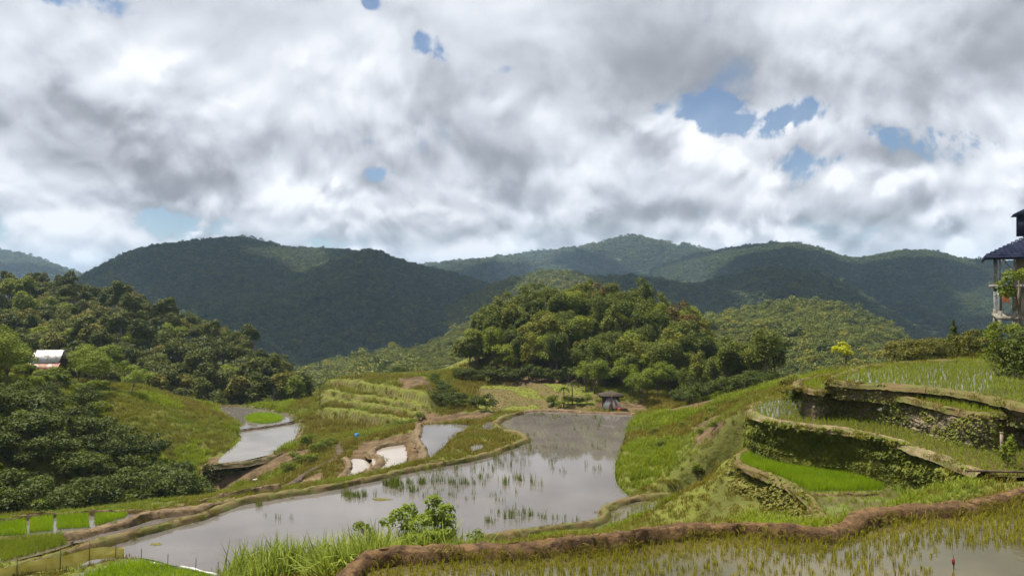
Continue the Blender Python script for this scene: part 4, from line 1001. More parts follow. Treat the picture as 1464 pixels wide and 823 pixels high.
def plant(name, meshes, loc, rz, sc, label, cat, group=None, parts=('trunk', 'crown')):
    e = empty(name, loc, rz); e.scale = sc if hasattr(sc, '__len__') else (sc, sc, sc)
    for nm, me in zip(parts, meshes):
        o = bpy.data.objects.new(nm, me); o.parent = e; COL.objects.link(o)
    return tag(e, label, cat, group)


FOREST = [tree_meshes(100 + k, (7.5, 8.8, 6.4, 9.5, 7.2)[k], (2.7, 2.2, 3.2, 2.0, 2.9)[k], M['leaf_forest'], nl=(16, 11, 20, 10, 14)[k], n=1700, leaf=(0.36, 0.44, 0.32, 0.42, 0.40)[k], lobe=(0.38, 0.46, 0.34, 0.5, 0.42)[k]) for k in range(5)]
KNOLL = [tree_meshes(120 + k, (8.2, 9.4, 10.4, 7.6, 9.0)[k], (3.3, 2.6, 2.3, 3.5, 3.0)[k], M['leaf_knoll'], nl=(24, 16, 14, 26, 18)[k], n=3400, leaf=(0.30, 0.40, 0.36, 0.32, 0.44)[k], base=(0.18, 0.25, 0.3, 0.15, 0.2)[k], lobe=(0.34, 0.44, 0.5, 0.32, 0.42)[k]) for k in range(5)]
SHRUB = [tree_meshes(140 + k, 3.0, 1.9, M['leaf_dark'], nl=14, n=1500, leaf=0.26, base=0.08, trunk_r=0.07) for k in range(4)]
SHRUBM = [tree_meshes(150 + k, 2.6, 1.6, M['leaf_mid'], nl=12, n=1300, leaf=0.24, base=0.08, trunk_r=0.06) for k in range(3)]
SMALLT = [tree_meshes(160 + k, 6.0, 2.4, M['leaf_mid'], nl=15, n=2000, leaf=0.28, base=0.3, trunk_r=0.13) for k in range(3)]
BRTREE = [tree_meshes(170 + k, 5.0, 1.9, M['leaf_bright'], nl=12, n=1400, leaf=0.26, base=0.35, trunk_r=0.10) for k in range(2)]

# far woods
def blobtree(seed, mat, n, leaf, H=7.0, rx=3.2):
    V, Fq, t, C = crown(seed, rx, H * 0.36, H * 0.55, 8, n, leaf, 0.5)
    return mesh_np('far_tree', V, [Fq], [mat], False, {'tone': t})
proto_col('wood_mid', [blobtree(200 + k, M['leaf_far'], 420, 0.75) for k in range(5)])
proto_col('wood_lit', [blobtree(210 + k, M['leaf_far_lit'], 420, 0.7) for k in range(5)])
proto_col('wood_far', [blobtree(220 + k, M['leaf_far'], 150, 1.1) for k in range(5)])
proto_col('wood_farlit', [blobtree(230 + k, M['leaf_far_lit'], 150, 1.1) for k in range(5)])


def clear(lam, cut, seed):
    return lambda u, t, V: fbm(V[:, 0] / lam, V[:, 1] / lam, 3, seed) > cut


def wood(key, n, col, s0, s1, label, seed=1, **k):
    P = R[key].scatter(n, seed=seed, **k); P[:, 2] -= 0.8
    r = np.random.default_rng(seed + 3); s_ = r.uniform(s0, s1, len(P)) * (1 + 0.35 * (r.random(len(P)) > 0.9)); instances('forest', P, s_[:, None] * np.stack([r.uniform(.85, 1.2, len(P))] * 2 + [r.uniform(.8, 1.15, len(P))], -1), col, label, seed)


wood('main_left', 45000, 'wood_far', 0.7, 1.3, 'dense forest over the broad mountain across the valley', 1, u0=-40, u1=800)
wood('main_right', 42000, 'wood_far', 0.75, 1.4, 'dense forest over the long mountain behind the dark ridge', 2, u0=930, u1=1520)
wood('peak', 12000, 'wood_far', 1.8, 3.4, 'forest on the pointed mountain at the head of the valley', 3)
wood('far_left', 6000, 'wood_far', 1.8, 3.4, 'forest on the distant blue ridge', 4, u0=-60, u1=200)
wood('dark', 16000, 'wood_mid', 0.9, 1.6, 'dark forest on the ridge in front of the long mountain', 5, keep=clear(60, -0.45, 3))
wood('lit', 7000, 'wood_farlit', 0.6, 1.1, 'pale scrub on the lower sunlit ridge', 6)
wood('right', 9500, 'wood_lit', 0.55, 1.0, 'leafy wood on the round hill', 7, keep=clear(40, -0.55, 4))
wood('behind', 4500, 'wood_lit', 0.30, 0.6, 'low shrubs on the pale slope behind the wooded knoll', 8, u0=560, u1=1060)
wood('behind', 2600, 'wood_lit', 0.75, 1.2, 'trees filling the bottom of the valley', 9, u0=380, u1=640, t0=0.05, t1=1.1, keep=lambda u, t, V: (u < 560 + 60 * t))
wood('left', 700, 'wood_mid', 0.75, 1.0, 'forest out of sight on the far shoulder of the forest hill', 10, u0=-420, u1=-40)

# the near forest hill: single trees
H1 = R['left']; r = np.random.default_rng(17); pts = []
tries = H1.scatter(6000, u0=-30, u1=468, t0=-0.08, t1=1.0, seed=40)
for p_ in tries:
    if all((p_[0] - q_[0]) ** 2 + (p_[1] - q_[1]) ** 2 > 3.0 ** 2 for q_ in pts): pts.append(p_)
pts = np.array(pts); print('forest hill trees', len(pts))
top = np.argsort(pts[:, 1])
rest = pts
if len(pts) > 300:
    # the 300 that show largest: those whose crowns rise above the ones in front
    e = (pts[:, 2] + 7) / pts[:, 1]; u = pts[:, 0] / pts[:, 1]; vis = np.zeros(len(pts))
    for i in range(len(pts)):
        f = (np.abs(u - u[i]) < 0.012) & (pts[:, 1] < pts[i, 1]); vis[i] = (e[i] - (e[f].max() if f.any() else -9)) 
    o_ = np.argsort(-np.clip(vis, -1, .03) - 0.02 * 150 / pts[:, 1]); rest = pts[o_[300:]]; pts = pts[o_[:300]]
    rest = rest.copy(); rest[:, 2] -= 0.3
    proto_col('hill_tree', [me for tm in FOREST for me in tm[1:]]); instances('forest', rest, r.uniform(.75, 1.1, len(rest)), 'hill_tree', 'further trees filling the forest on the hill behind the tin-roofed house', 19)
FPALE = [(t_[0], t_[1].copy()) for t_ in FOREST[:3]]
for t_ in FPALE: t_[1].materials[0] = M['leaf_fresh']
for p_ in pts:
    s_ = r.uniform(.65, 1.3); pale = r.random() < .09
    plant('forest_tree', FPALE[r.integers(3)] if pale else FOREST[r.integers(5)], (p_[0], p_[1], p_[2] - 0.3), r.uniform(0, 6.28), (s_ * r.uniform(.9, 1.15), s_ * r.uniform(.9, 1.15), s_),
          'paler yellow-green tree in the forest on the hill behind the tin-roofed house' if pale else 'dark broadleaf tree in the dense forest on the hill behind the tin-roofed house', 'tree', 'paler trees of the forest hill' if pale else 'trees of the forest hill')

# the knoll
KN = np.array([WD(*p)[:2] for p in [(668, 530, 142), (700, 500, 165), (760, 480, 180), (920, 480, 180), (1000, 500, 160), (1012, 545, 132), (960, 555, 124), (880, 552, 124), (800, 542, 132), (730, 540, 137)]])
pts = []
for _ in range(9000):
    x, y = r.uniform(KN[:, 0].min(), KN[:, 0].max()), r.uniform(KN[:, 1].min(), KN[:, 1].max())
    if inside(KN, np.array([x]), np.array([y]))[0] and all((x - a) ** 2 + (y - b) ** 2 > 2.6 ** 2 for a, b in pts): pts.append((x, y))
print('knoll trees', len(pts))
def variant(tm, mat):
    """The same tree with other leaves."""
    me = tm[1].copy(); me.materials[0] = mat; return (tm[0], me)


RUSTY = [variant(t_, M['leaf_rusty']) for t_ in KNOLL[:2]]; FRESH = [variant(t_, M['leaf_fresh']) for t_ in KNOLL[2:]]


def KV(x, y, s_):
    k = r.random(); g = 'trees on the wooded knoll'
    if k < .035: tm, lab, g = RUSTY[r.integers(2)], 'olive brown tree among the green ones on the wooded knoll', 'brown trees on the wooded knoll'
    elif k < .22: tm, lab, g = FRESH[r.integers(3)], 'fresh yellow-green tree among the darker ones on the wooded knoll', 'yellow-green trees on the wooded knoll'
    else: tm, lab = KNOLL[r.integers(5)], 'dark green broadleaf tree crowded on the wooded knoll behind the pond'
    return tm, (x, y, float(ground_z(x, y)) - 0.2), r.uniform(0, 6.28), (s_ * r.uniform(.9, 1.15), s_ * r.uniform(.9, 1.15), s_), lab, 'tree', g


for x, y in pts:
    s_ = r.uniform(.62, 1.1)
    plant('broadleaf_tree', *KV(x, y, s_))
KF = [(655, 139), (668, 138), (685, 137), (702, 136), (720, 134.5), (738, 133.5), (757, 132.5), (775, 131.5), (793, 130), (812, 128.5), (830, 126.5), (845, 125), (862, 123), (975, 121), (992, 123), (1008, 125)]
_late_skirt = KF
proto_col('scrub_', [me for tm in SHRUB for me in tm[1:]])


def at_px(px, py, D, dz=0.0):
    x, y, _ = WD(px, py, D); return (x, y, float(ground_z(x, y)) + dz)


def grow(name, lst, kinds, label, cat, group, s0=0.8, s1=1.2, parts=('stem', 'foliage'), seed=3):
    r = np.random.default_rng(seed)
    for px, D in lst:
        x = (px - 732) / F * D; s_ = r.uniform(s0, s1)
        plant(name, kinds[r.integers(len(kinds))], (x, D, float(ground_z(x, D)) - 0.1), r.uniform(0, 6.28), (s_ * r.uniform(.9, 1.2), s_ * r.uniform(.9, 1.2), s_), label, cat, group, parts)


def fill(poly_, dmin, n, seed):
    """Spots inside a region given as (px, D)."""
    r = np.random.default_rng(seed); P_ = np.array(poly_); out = []
    for _ in range(n * 60):
        px, D = r.uniform(P_[:, 0].min(), P_[:, 0].max()), r.uniform(P_[:, 1].min(), P_[:, 1].max())
        if inside(P_, np.array([px]), np.array([D]))[0] and all(((px - a) * D / F) ** 2 + (D - b) ** 2 > dmin ** 2 for a, b in out):
            out.append((px, D))
            if len(out) >= n: break
    return out


grow('thicket_shrub', fill([(-40, 64), (60, 64), (160, 68), (260, 73), (285, 84), (240, 92), (170, 88), (120, 92), (60, 86), (-40, 84)], 1.9, 70, 5), SHRUB, 'dark leafy shrub in the thicket on the slope above the seedling beds', 'shrub', 'shrubs of the dark thicket', .8, 1.3)
grow('light_shrub', fill([(-40, 64), (60, 64), (160, 68), (260, 73), (285, 84), (240, 92), (170, 88), (120, 92), (60, 86), (-40, 84)], 2.6, 36, 15), SHRUBM, 'lighter green shrub scattered through the dark thicket above the seedling beds', 'shrub', 'lighter shrubs of the thicket', .6, 1.0)
grow('hillside_shrub', fill([(-30, 86), (60, 88), (150, 96), (170, 108), (60, 104), (-30, 108)], 2.8, 26, 6), SHRUBM, 'green leafy shrub on the slope between the thicket and the tin-roofed house', 'shrub', 'shrubs below the tin-roofed house', .7, 1.2)
grow('garden_tree', [(-10, 96), (8, 92), (25, 104), (-25, 104)], SMALLT, 'leafy tree crowded at the near side of the tin-roofed house', 'tree', 'trees before the tin-roofed house', 1.0, 1.3, ('trunk', 'crown'))
grow('garden_tree', [(112, 114), (125, 119), (140, 112), (118, 126), (150, 121), (133, 106)], SMALLT, 'bushy green tree close beside the tin-roofed house', 'tree', 'trees beside the tin-roofed house', .9, 1.15, ('trunk', 'crown'))
grow('slender_tree', [(189, 112), (180, 124), (205, 128)], BRTREE, 'slender light green tree on the grassy mound', 'tree', 'slender trees on the grassy mound', .8, 1.1, ('trunk', 'crown'))
grow('hillside_shrub', [(627, 128), (635, 124), (622, 132), (648, 118), (655, 114), (680, 113), (696, 110), (570, 147), (556, 149), (540, 148), (630, 118)], SHRUB, 'dark shrub on the stepped hillside beside the wooded knoll', 'shrub', 'shrubs on the stepped hillside', .6, 1.0)
grow('bright_shrub', [(590, 106), (575, 108), (600, 110), (560, 109)], SHRUBM, 'fresh green shrub below the stepped hillside', 'shrub', 'shrubs below the stepped hillside', .5, .8)
grow('hut_tree', [(905, 117), (915, 114), (925, 119), (890, 120), (850, 118), (838, 121), (940, 117), (955, 120)], SMALLT, 'dark leafy tree close around the small hut', 'tree', 'trees around the hut', .7, 1.0, ('trunk', 'crown'))
grow('slope_tree', [(985, 112), (1000, 118), (1020, 112), (1040, 106), (1060, 108), (1080, 104), (1095, 100), (1050, 120), (1075, 118), (1030, 122), (1105, 108)], KNOLL, 'dark tree on the rise between the wooded knoll and the terraces', 'tree', 'trees on the rise', .6, .9, ('trunk', 'crown'))
grow('skirt_shrub', _late_skirt, SHRUB, 'dark bushy shrub along the foot of the wooded knoll', 'shrub', 'shrubs at the foot of the knoll', .7, 1.15)
grow('edge_tree', [(-12, 78), (30, 84), (70, 90), (120, 92)], [variant(t_, M['leaf_dark']) for t_ in SMALLT], 'taller leafy tree rising out of the dark thicket', 'tree', 'taller trees of the thicket', .6, .85, ('trunk', 'crown'))
grow('rise_shrub', fill([(975, 100), (1000, 98), (1060, 94), (1110, 90), (1110, 104), (1000, 116), (960, 112)], 2.2, 30, 28), SHRUB, 'dark low shrub under the trees on the rise beside the terraces', 'shrub', 'low shrubs on the rise', .55, 1.0)
grow('slope_weed', fill([(905, 74), (960, 66), (1030, 58), (1050, 64), (1090, 72), (1060, 84), (960, 96), (915, 96)], 2.5, 26, 29), SHRUBM, 'low weedy shrub scattered over the grassy slope beside the large pond', 'shrub', 'weeds on the grassy slope', .18, .42)
grow('terrace_shrub', fill([(1280, 62), (1390, 62), (1400, 75), (1270, 75)], 2.0, 14, 8), [tree_meshes(180 + k, 2.4, 1.6, M['leaf_brown'], nl=12, n=1300, leaf=0.2, base=0.08, trunk_r=0.06) for k in range(3)], 'olive brown shrub behind the topmost terrace', 'shrub', 'shrubs behind the topmost terrace', .7, 1.1)
grow('banana_shrub', [(800, 111), (812, 112), (826, 112), (838, 112.5), (790, 113)], SHRUBM, 'light green bushy plant between the hut and the terraced field', 'shrub', 'light green plants by the hut', .5, .75)
grow('gully_shrub', [(430, 90), (445, 88), (420, 93), (455, 94), (440, 100), (470, 96), (412, 86)], SHRUBM, 'low green shrub in the gully below the low paddy', 'shrub', 'shrubs in the gully', .45, .8)

# single plants with a look of their own
def one(name, meshes, px, D, s_, label, cat='shrub', parts=('stem', 'foliage'), dz=-0.1, z=None, rz=0.7):
    x = (px - 732) / F * D
    return plant(name, meshes, (x, D, (float(ground_z(x, D)) if z is None else z) + dz), rz, s_, label, cat, None, parts)


def leafy(seed, H, rx, mat, n, leaf, nl=12, base=0.12, aspect=0.45, lobe=0.38, rz=None):
    return tree_meshes(seed, H, rx, M[mat], nl=nl, n=n, leaf=leaf, base=base, trunk_r=0.035, lobe=lobe, rz=rz)


one('broadleaf_shrub', leafy(301, 2.25, 0.75, 'leaf_bright', 520, 0.21, 12, 0.35), 627, 28.5, 1.0, 'tall light green shrub with drooping leaves behind the red mud bank', z=-10.2)
one('broadleaf_shrub', leafy(302, 1.45, 0.75, 'leaf_bright', 640, 0.16, 11), 575, 28.5, 1.0, 'low rounded light green shrub beside the tall drooping one', z=-9.75)
one('broadleaf_shrub', leafy(303, 1.25, 0.95, 'leaf_bright', 640, 0.17, 12), 612, 27.6, 1.0, 'leafy undergrowth at the foot of the tall drooping shrub', z=-9.75)
one('broadleaf_shrub', leafy(307, 1.0, 0.6, 'leaf_mid', 220, 0.13, 8), 524, 26.5, 1.0, 'small sparse shrub among the tall grass near the low rounded shrub', z=-9.2)
one('broadleaf_shrub', leafy(308, 0.85, 0.5, 'leaf_mid', 220, 0.12, 8), 675, 27.0, 1.0, 'small darker shrub beside the leafy undergrowth behind the red bank', z=-9.6)
one('round_shrub', leafy(304, 1.9, 1.1, 'leaf_mid', 900, 0.24, 12, 0.05, 0.7), 983, 50, 1.05, 'round dark-leaved shrub standing on the flooded shelf', dz=-0.05, z=-16.0)
one('bank_shrub', leafy(305, 1.5, 1.1, 'leaf_mid', 500, 0.24, 12, 0.1, 0.5), 1062, 50, 1.0, 'loose leafy shrub on the slumped bank below the bright seedbed')
one('bank_shrub', leafy(306, 1.1, 0.9, 'leaf_mid', 420, 0.2, 10, 0.1, 0.5), 1095, 47.5, 1.0, 'smaller leafy shrub on the slumped bank next to the grassy lip')
one('creeper_shrub', leafy(309, 1.2, 0.8, 'leaf_dark', 700, 0.16, 10, 0.05, 0.7), 1090, 46.4, 1.0, 'dark creeper clump at the round end of the leafy wall', z=-10.6)
one('creeper_shrub', leafy(310, 0.8, 0.6, 'leaf_mid', 500, 0.14, 10, 0.05, 0.7), 1078, 51, 1.0, 'small green clump at the far turn of the leafy wall', z=-10.2)
one('slender_shrub', leafy(311, 2.4, 0.35, 'leaf_mid', 520, 0.13, 14, 0.15, 0.5, 0.5), 1441, 33, 1.0, 'slender upright leafy sapling beside the weathered post', z=-8.6)
one('vine_shrub', leafy(312, 1.9, 1.0, 'leaf_brown', 800, 0.16, 12, 0.1, 0.5), 1130, 53, 1.0, 'tangled olive shrub at the corner of the narrow terrace', z=-8.2)
one('vine_shrub', leafy(313, 1.7, 0.75, 'leaf_dark', 800, 0.15, 12, 0.05, 0.5), 1144, 48.5, 1.0, 'dark hanging shrub at the turn of the stone wall', z=-7.9)
one('yellow_tree', tree_meshes(314, 3.0, 1.15, M['leaf_yellow'], nl=9, n=620, leaf=0.2, base=0.45, trunk_r=0.06), 1208, 64, 1.0, 'small bright yellow-green tree behind the topmost terrace', 'tree', ('trunk', 'crown'), z=-7.6)
one('dense_bush', leafy(315, 3.6, 2.0, 'leaf_dark', 2600, 0.19, 18, 0.03, 0.55, 0.36), 1448, 47, 1.0, 'tall dense bush draped in hanging leaves below the stilted house', z=-6.2)
one('dense_bush', leafy(316, 2.6, 1.3, 'leaf_mid', 1600, 0.17, 14, 0.05, 0.55), 1436, 48.5, 1.0, 'lighter leafy top growing out of the dense bush below the stilted house', z=-4.6)
one('house_tree', tree_meshes(317, 7.0, 1.7, M['leaf_mid'], nl=12, n=900, leaf=0.26, base=0.55, trunk_r=0.13, lobe=0.36), 1459, 56, 1.0, 'thin-trunked tree with open leaf tiers before the stilted house', 'tree', ('trunk', 'crown'), z=-5.2)
one('round_tree', leafy(318, 3.2, 1.6, 'leaf_dark', 1500, 0.2, 14, 0.05), 1404, 70, 1.0, 'round bush behind the topmost terrace beside the stilted house', z=-6.8)


def conifer(seed, H, r0, mat):
    r = np.random.default_rng(seed); n = 1500; t = r.random(n) ** 0.8; a = r.uniform(0, 6.283, n); k = (1 - t) * r0 * r.uniform(.5, 1.05, n) * (1 + 0.25 * np.sin(t * 40)); P = np.stack([np.cos(a) * k, np.sin(a) * k, H * (0.08 + 0.92 * t)], -1)
    N = np.stack([np.cos(a), np.sin(a), 0.6 + 0 * a], -1) + r.normal(size=(n, 3)) * .4; V, Fq = leaf_quads(P, N, r.uniform(.15, .28, n), 0.4, r)
    mb = MB(); mb.tube([(0, 0, -.3), (0, 0, H * .6), (0, 0, H)], [.09, .05, .02], 6)
    return mb.mesh('trunk', M['bark'], True), mesh_np('crown', V, [Fq], [mat], False, {'tone': np.repeat(r.random(n), 4)})


one('conifer', conifer(5, 4.2, 1.15, M['leaf_dark']), 1363, 66, 1.0, 'dark pointed conifer behind the topmost terrace', 'tree', ('trunk', 'crown'), z=-7.0)


def palm(px, D, H, label, z=None):
    x = (px - 732) / F * D; z = float(ground_z(x, D)) - 0.1 if z is None else z; e = tag(empty('palm_tree', (x, D, z)), label, 'tree'); mb = MB(); mb.tube([(0, 0, -.2), (0.05, 0, H * .5), (0, 0, H)], [.11, .08, .07], 6); mb.build('trunk', M['bark'], e, True)
    r = random.Random(int(px))
    for k in range(9):
        a = k * 0.7 + r.uniform(-.2, .2); P, N = [], []
        L = r.uniform(.9, 1.3); up = r.uniform(.2, .9)
        for j in range(14):
            t = (j + 1) / 14; c_ = np.array((math.cos(a) * L * t, math.sin(a) * L * t, H + up * t * L - 1.1 * t * t * L)); sd = np.array((-math.sin(a), math.cos(a), -.3))
            for s_ in (-1, 1): P.append(c_ + sd * s_ * .12 * (1.2 - t)); N.append((0.2 * s_, 0.2, 1))
        V, Fq = leaf_quads(np.array(P), np.array(N), 0.34, 0.3); obj('frond', mesh_np('frond', V, [Fq], [M['leaf_dark']], False, {'tone': np.full(len(V), r.random())}), e)


palm(457, 124, 4.2, 'thin betel palm standing alone below the stepped hillside')
palm(806, 111, 3.0, 'short palm at the edge of the terraced field by the pond')
palm(818, 112, 3.2, 'slightly taller palm beside the short one near the hut')

# ------------------------------------------------------------------ the tin-roofed house on the left slope
def sheet_part(name, a, b, c_, d_, mat, parent, ribs=5, th=0.03):
    """A corrugated sheet between four corners (a,b along the top edge; d,c along the bottom)."""
    a, b, c_, d_ = (np.array(v, float) for v in (a, b, c_, d_)); nrm = np.cross(b - a, d_ - a); nrm /= np.linalg.norm(nrm)
    if nrm[2] < 0: nrm = -nrm
    n = ribs * 4; V = []
    for k in range(n + 1):
        t = k / n; h = nrm * (0.025 * math.cos(t * ribs * 2 * math.pi))
        for q in (a + (b - a) * t, d_ + (c_ - d_) * t): V += [q + h + nrm * th, q + h]
    V = np.array(V); Q = []
    for k in range(n):
        i = k * 4; Q += [(i, i + 4, i + 6, i + 2), (i + 1, i + 3, i + 7, i + 5), (i, i + 1, i + 5, i + 4), (i + 2, i + 6, i + 7, i + 3)]
    Q += [(0, 2, 3, 1), (n * 4, n * 4 + 1, n * 4 + 3, n * 4 + 2)]
    return obj(name, mesh_np(name, V, [np.array(Q)], [mat], False), parent)


hx, hy, hz = WD(70, 543, 113)
hs = tag(empty('tin_roofed_house', (hx, hy, hz)), 'small house with pale tin roof over a rusty tin skirt above the thicket', 'house')
wm = MB(); wm.box((0, 0, .75), (4.3, 3.6, 1.7)); wm.build('wall', two_tone('bamboo_wall', (0.10, 0.08, 0.055), (0.16, 0.13, 0.09), 3.0, bscale=14.0), hs)
for k in range(5):
    b_ = MB(); b_.box((-2.0 + k, -1.83, .75), (.09, .06, 1.7)); b_.build('post', M['wood_dark'], hs)
d_ = MB(); d_.box((0.7, -1.82, .6), (.7, .05, 1.35)); dr = d_.build('door', M['wood_dark'], hs)
up = tag(obj('upper_roof', MB().tube([(-1.9, 0, 4.62), (2.25, 0, 4.62)], .05, 5).mesh('upper_roof', M['tin_grey']), hs), None)
for k in range(4):
    x0, x1 = -1.75 + k * 1.0, -1.75 + (k + 1) * 1.0 + .06; o = k * 0.012
    sheet_part('roof_sheet', (x0, 0, 4.6 + o), (x1, 0, 4.6 + o), (x1 - .0, -1.35, 2.75 + o), (x0 - .12, -1.35, 2.75 + o), M['tin_pale'], up)
    sheet_part('roof_sheet', (x0, 0.02, 4.6 + o), (x1, 0.02, 4.6 + o), (x1, 1.35, 2.75 + o), (x0, 1.35, 2.75 + o), M['tin_pale'], up)
sk = obj('roof_skirt', MB().box((0.1, 0, 2.68), (4.5, 2.6, .05)).mesh('roof_skirt', M['wood_dark']), hs)
for k in range(5):
    x0, x1 = -2.35 + k * 0.96, -2.35 + (k + 1) * 0.96 + .05; o = k * 0.01
    sheet_part('roof_sheet', (x0 + .12, -1.25, 2.76 + o), (x1 + .05, -1.25, 2.76 + o), (x1, -2.35, 1.62 + o), (x0, -2.35, 1.62 + o), M['tin_rust'], sk)
    sheet_part('roof_sheet', (x0 + .12, 1.25, 2.76 + o), (x1 + .05, 1.25, 2.76 + o), (x1, 2.35, 1.62 + o), (x0, 2.35, 1.62 + o), M['tin_rust'], sk)
sheet_part('side_sheet', (-2.35, .2, 4.2), (-1.75, .2, 4.3), (-1.8, -.9, 3.0), (-2.5, -.9, 2.9), M['tin_pale'], hs, 3)
gx_ = [(-2.0, 1), (2.2, -1)]
for x_, s_ in gx_:
    g = MB(); g.add([(x_, -1.25, 2.72), (x_, 1.25, 2.72), (x_, 0, 4.5), (x_ + .06 * s_, -1.25, 2.72), (x_ + .06 * s_, 1.25, 2.72), (x_ + .06 * s_, 0, 4.5)], [(0, 1, 4, 3), (1, 2, 5, 4), (2, 0, 3, 5)], [(0, 2, 1), (3, 4, 5)]); g.build('gable', M['wood_dark'], hs)

fz = at_px(66, 558, 109)
fe = tag(empty('bamboo_fence', fz), 'low bamboo fence below the tin-roofed house', 'fence')
for k in range(8):
    x_ = -2.6 + k * .8; zz = float(ground_z(fz[0] + x_, fz[1])) - fz[2]; MB().tube([(x_, 0, zz - .3), (x_ + .03, 0, zz + 1.3)], .05, 5).build('post', M['bark'], fe)
for h in (.55, 1.1):
    pts_ = [(-2.7 + k * .8, -.05, float(ground_z(fz[0] - 2.7 + k * .8, fz[1])) - fz[2] + h) for k in range(8)]; MB().tube(pts_, .035, 5).build('rail', M['bark'], fe)

# small lean-to on the slope
lx = at_px(157, 604, 91)
le = tag(empty('lean_to', lx), 'small flat tin lean-to on posts at the edge of the thicket', 'shelter')
sheet_part('roof', (-1.0, .5, 1.35), (.6, .6, 1.35), (1.0, -.5, 1.0), (-.6, -.7, 1.1), M['tin_grey'], le, 6)
for a_, b_ in ((-.85, .4), (.5, .45), (.8, -.4), (-.5, -.55)): MB().tube([(a_, b_, -.4), (a_, b_, 1.15)], .04, 5).build('post', M['bark'], le)
cx_ = at_px(145, 570, 103)
ce = tag(empty('red_cloth', cx_), 'red cloth hung on a pole under the trees beside the tin-roofed house', 'cloth')
MB().tube([(0, 0, -.3), (0, 0, 1.5)], .04, 5).build('pole', M['bark'], ce)
MB().add([(0, -.05, 1.4), (.45, -.08, 1.35), (.5, -.03, .8), (.3, -.12, .6), (.05, -.06, .75), (0, .0, 1.4), (.45, -.03, 1.35), (.5, .02, .8), (.3, -.07, .6), (.05, -.01, .75)], [(0, 1, 6, 5), (1, 2, 7, 6), (2, 3, 8, 7), (3, 4, 9, 8), (4, 0, 5, 9), (0, 4, 2, 1), (5, 6, 7, 9)], [(4, 3, 2), (9, 7, 8)]).build('cloth', M['red'], ce)

# ------------------------------------------------------------------ the hut at the far end of the pond
ux, uy, uz = WD(873, 583, 110)
hz_ = float(ground_z(ux, uy)); ht = tag(empty('native_hut', (ux, uy, hz_)), 'small thatched hut with tin skirts on the far shore of the large pond', 'hut')
rz0 = -15.95 - hz_
for a_, b_ in ((-1.1, -.9), (1.1, -.9), (-1.1, .9), (1.1, .9)): MB().tube([(a_, b_, -.3), (a_, b_, rz0)], .07, 6).build('post', M['wood_dark'], ht)
MB().box((0, 0, rz0 - .55), (2.3, 1.9, .9)).build('wall', M['wood_dark'], ht)
rf = MB(); rf.add([(-1.75, -1.4, rz0 - .12), (1.75, -1.4, rz0 - .12), (1.75, 1.4, rz0 - .12), (-1.75, 1.4, rz0 - .12), (-.25, 0, rz0 + .62), (.25, 0, rz0 + .62), (-1.72, -1.37, rz0 + .12), (1.72, -1.37, rz0 + .12), (1.72, 1.37, rz0 + .12), (-1.72, 1.37, rz0 + .12)],
                  [(3, 2, 1, 0), (0, 1, 7, 6), (1, 2, 8, 7), (2, 3, 9, 8), (3, 0, 6, 9), (6, 7, 5, 4), (8, 9, 4, 5)], [(7, 8, 5), (9, 6, 4)]); rf.build('roof', M['thatch'], ht)
tz, bz = rz0 - .15, max(.35, rz0 - 1.75)
MB().tube([(-.05, -1.75, 0), (-.05, -1.5, rz0 + .35)], .05, 6).build('mast', M['wood_dark'], ht)
for k, (x0, x1, t0, t1, mt) in enumerate([(-1.6, -1.0, -.55, -.4, 'tin_pale'), (-1.0, -.45, -.4, -.22, 'tin_pale'), (-.45, .1, -.22, .05, 'tin_rust'), (.2, .62, .08, .2, 'tin_pale'), (.62, 1.0, .2, .35, 'tin_rust'), (1.0, 1.6, .35, .5, 'tin_pale')]):
    sheet_part('tin_sheet', (t0, -1.0, tz), (t1, -1.0, tz), (x1, -1.7 - .02 * k, bz), (x0, -1.7 - .02 * k, bz), M[mt], ht, 3)
bk = tag(empty('bucket', (ux + .9, uy - 2.6, float(ground_z(ux + .9, uy - 2.6)))), 'red bucket on the bare earth in front of the hut', 'bucket')
MB().tube([(0, 0, 0), (0, 0, .1), (0, 0, .5), (0, 0, .52)], [.2, .22, .28, .25], 10).build('pail', M['red'], bk); MB().tube([(-.27, 0, .5), (-.15, 0, .72), (.15, 0, .72), (.27, 0, .5)], .015, 5).build('handle', M['tin_grey'], bk)

# ------------------------------------------------------------------ the stilted house at the right edge
bd = tag(empty('stilted_house', (40.3, 61.5, -4.9), -0.54), 'tall three-storey concrete house with dark blue tiled roof beside the topmost terrace', 'house')
g0 = 4.9   # z inside the house is measured from its base
BW, BD = 11.0, 9.0
for i, x_ in enumerate((.25, 1.25, 4.2, 7.4, 10.6)):
    for y_ in ((.25, 8.7) if i != 1 else (.25,)):
        MB().box((x_, y_, 1.3), (.34, .34, 3.4)).build('column', M['concrete'], bd)
        MB().box((x_, y_, 4.0), (.28, .28, 2.5)).build('column', M['concrete'], bd)
        MB().tube([(x_, y_, 5.3), (x_, y_, 7.6)], .07, 6).build('balcony_post', M['tin_grey'], bd)
MB().box((BW / 2, BD / 2, 2.4), (BW, BD, .3)).build('floor_slab', M['concrete'], bd)
MB().box((BW / 2, BD / 2, 5.05), (BW + .5, BD + .5, .28)).build('floor_slab', M['concrete'], bd)
MB().box((6.4, 4.9, 3.75), (8.4, 7.6, 2.4)).build('wall', M['plaster'], bd)
MB().box((6.2, 5.0, 6.4), (8.8, 7.0, 2.4)).build('wall', M['plaster'], bd)
MB().box((6.4, 5.2, 1.1), (7.6, 6.6, 2.3)).build('wall', M['concrete'], bd)
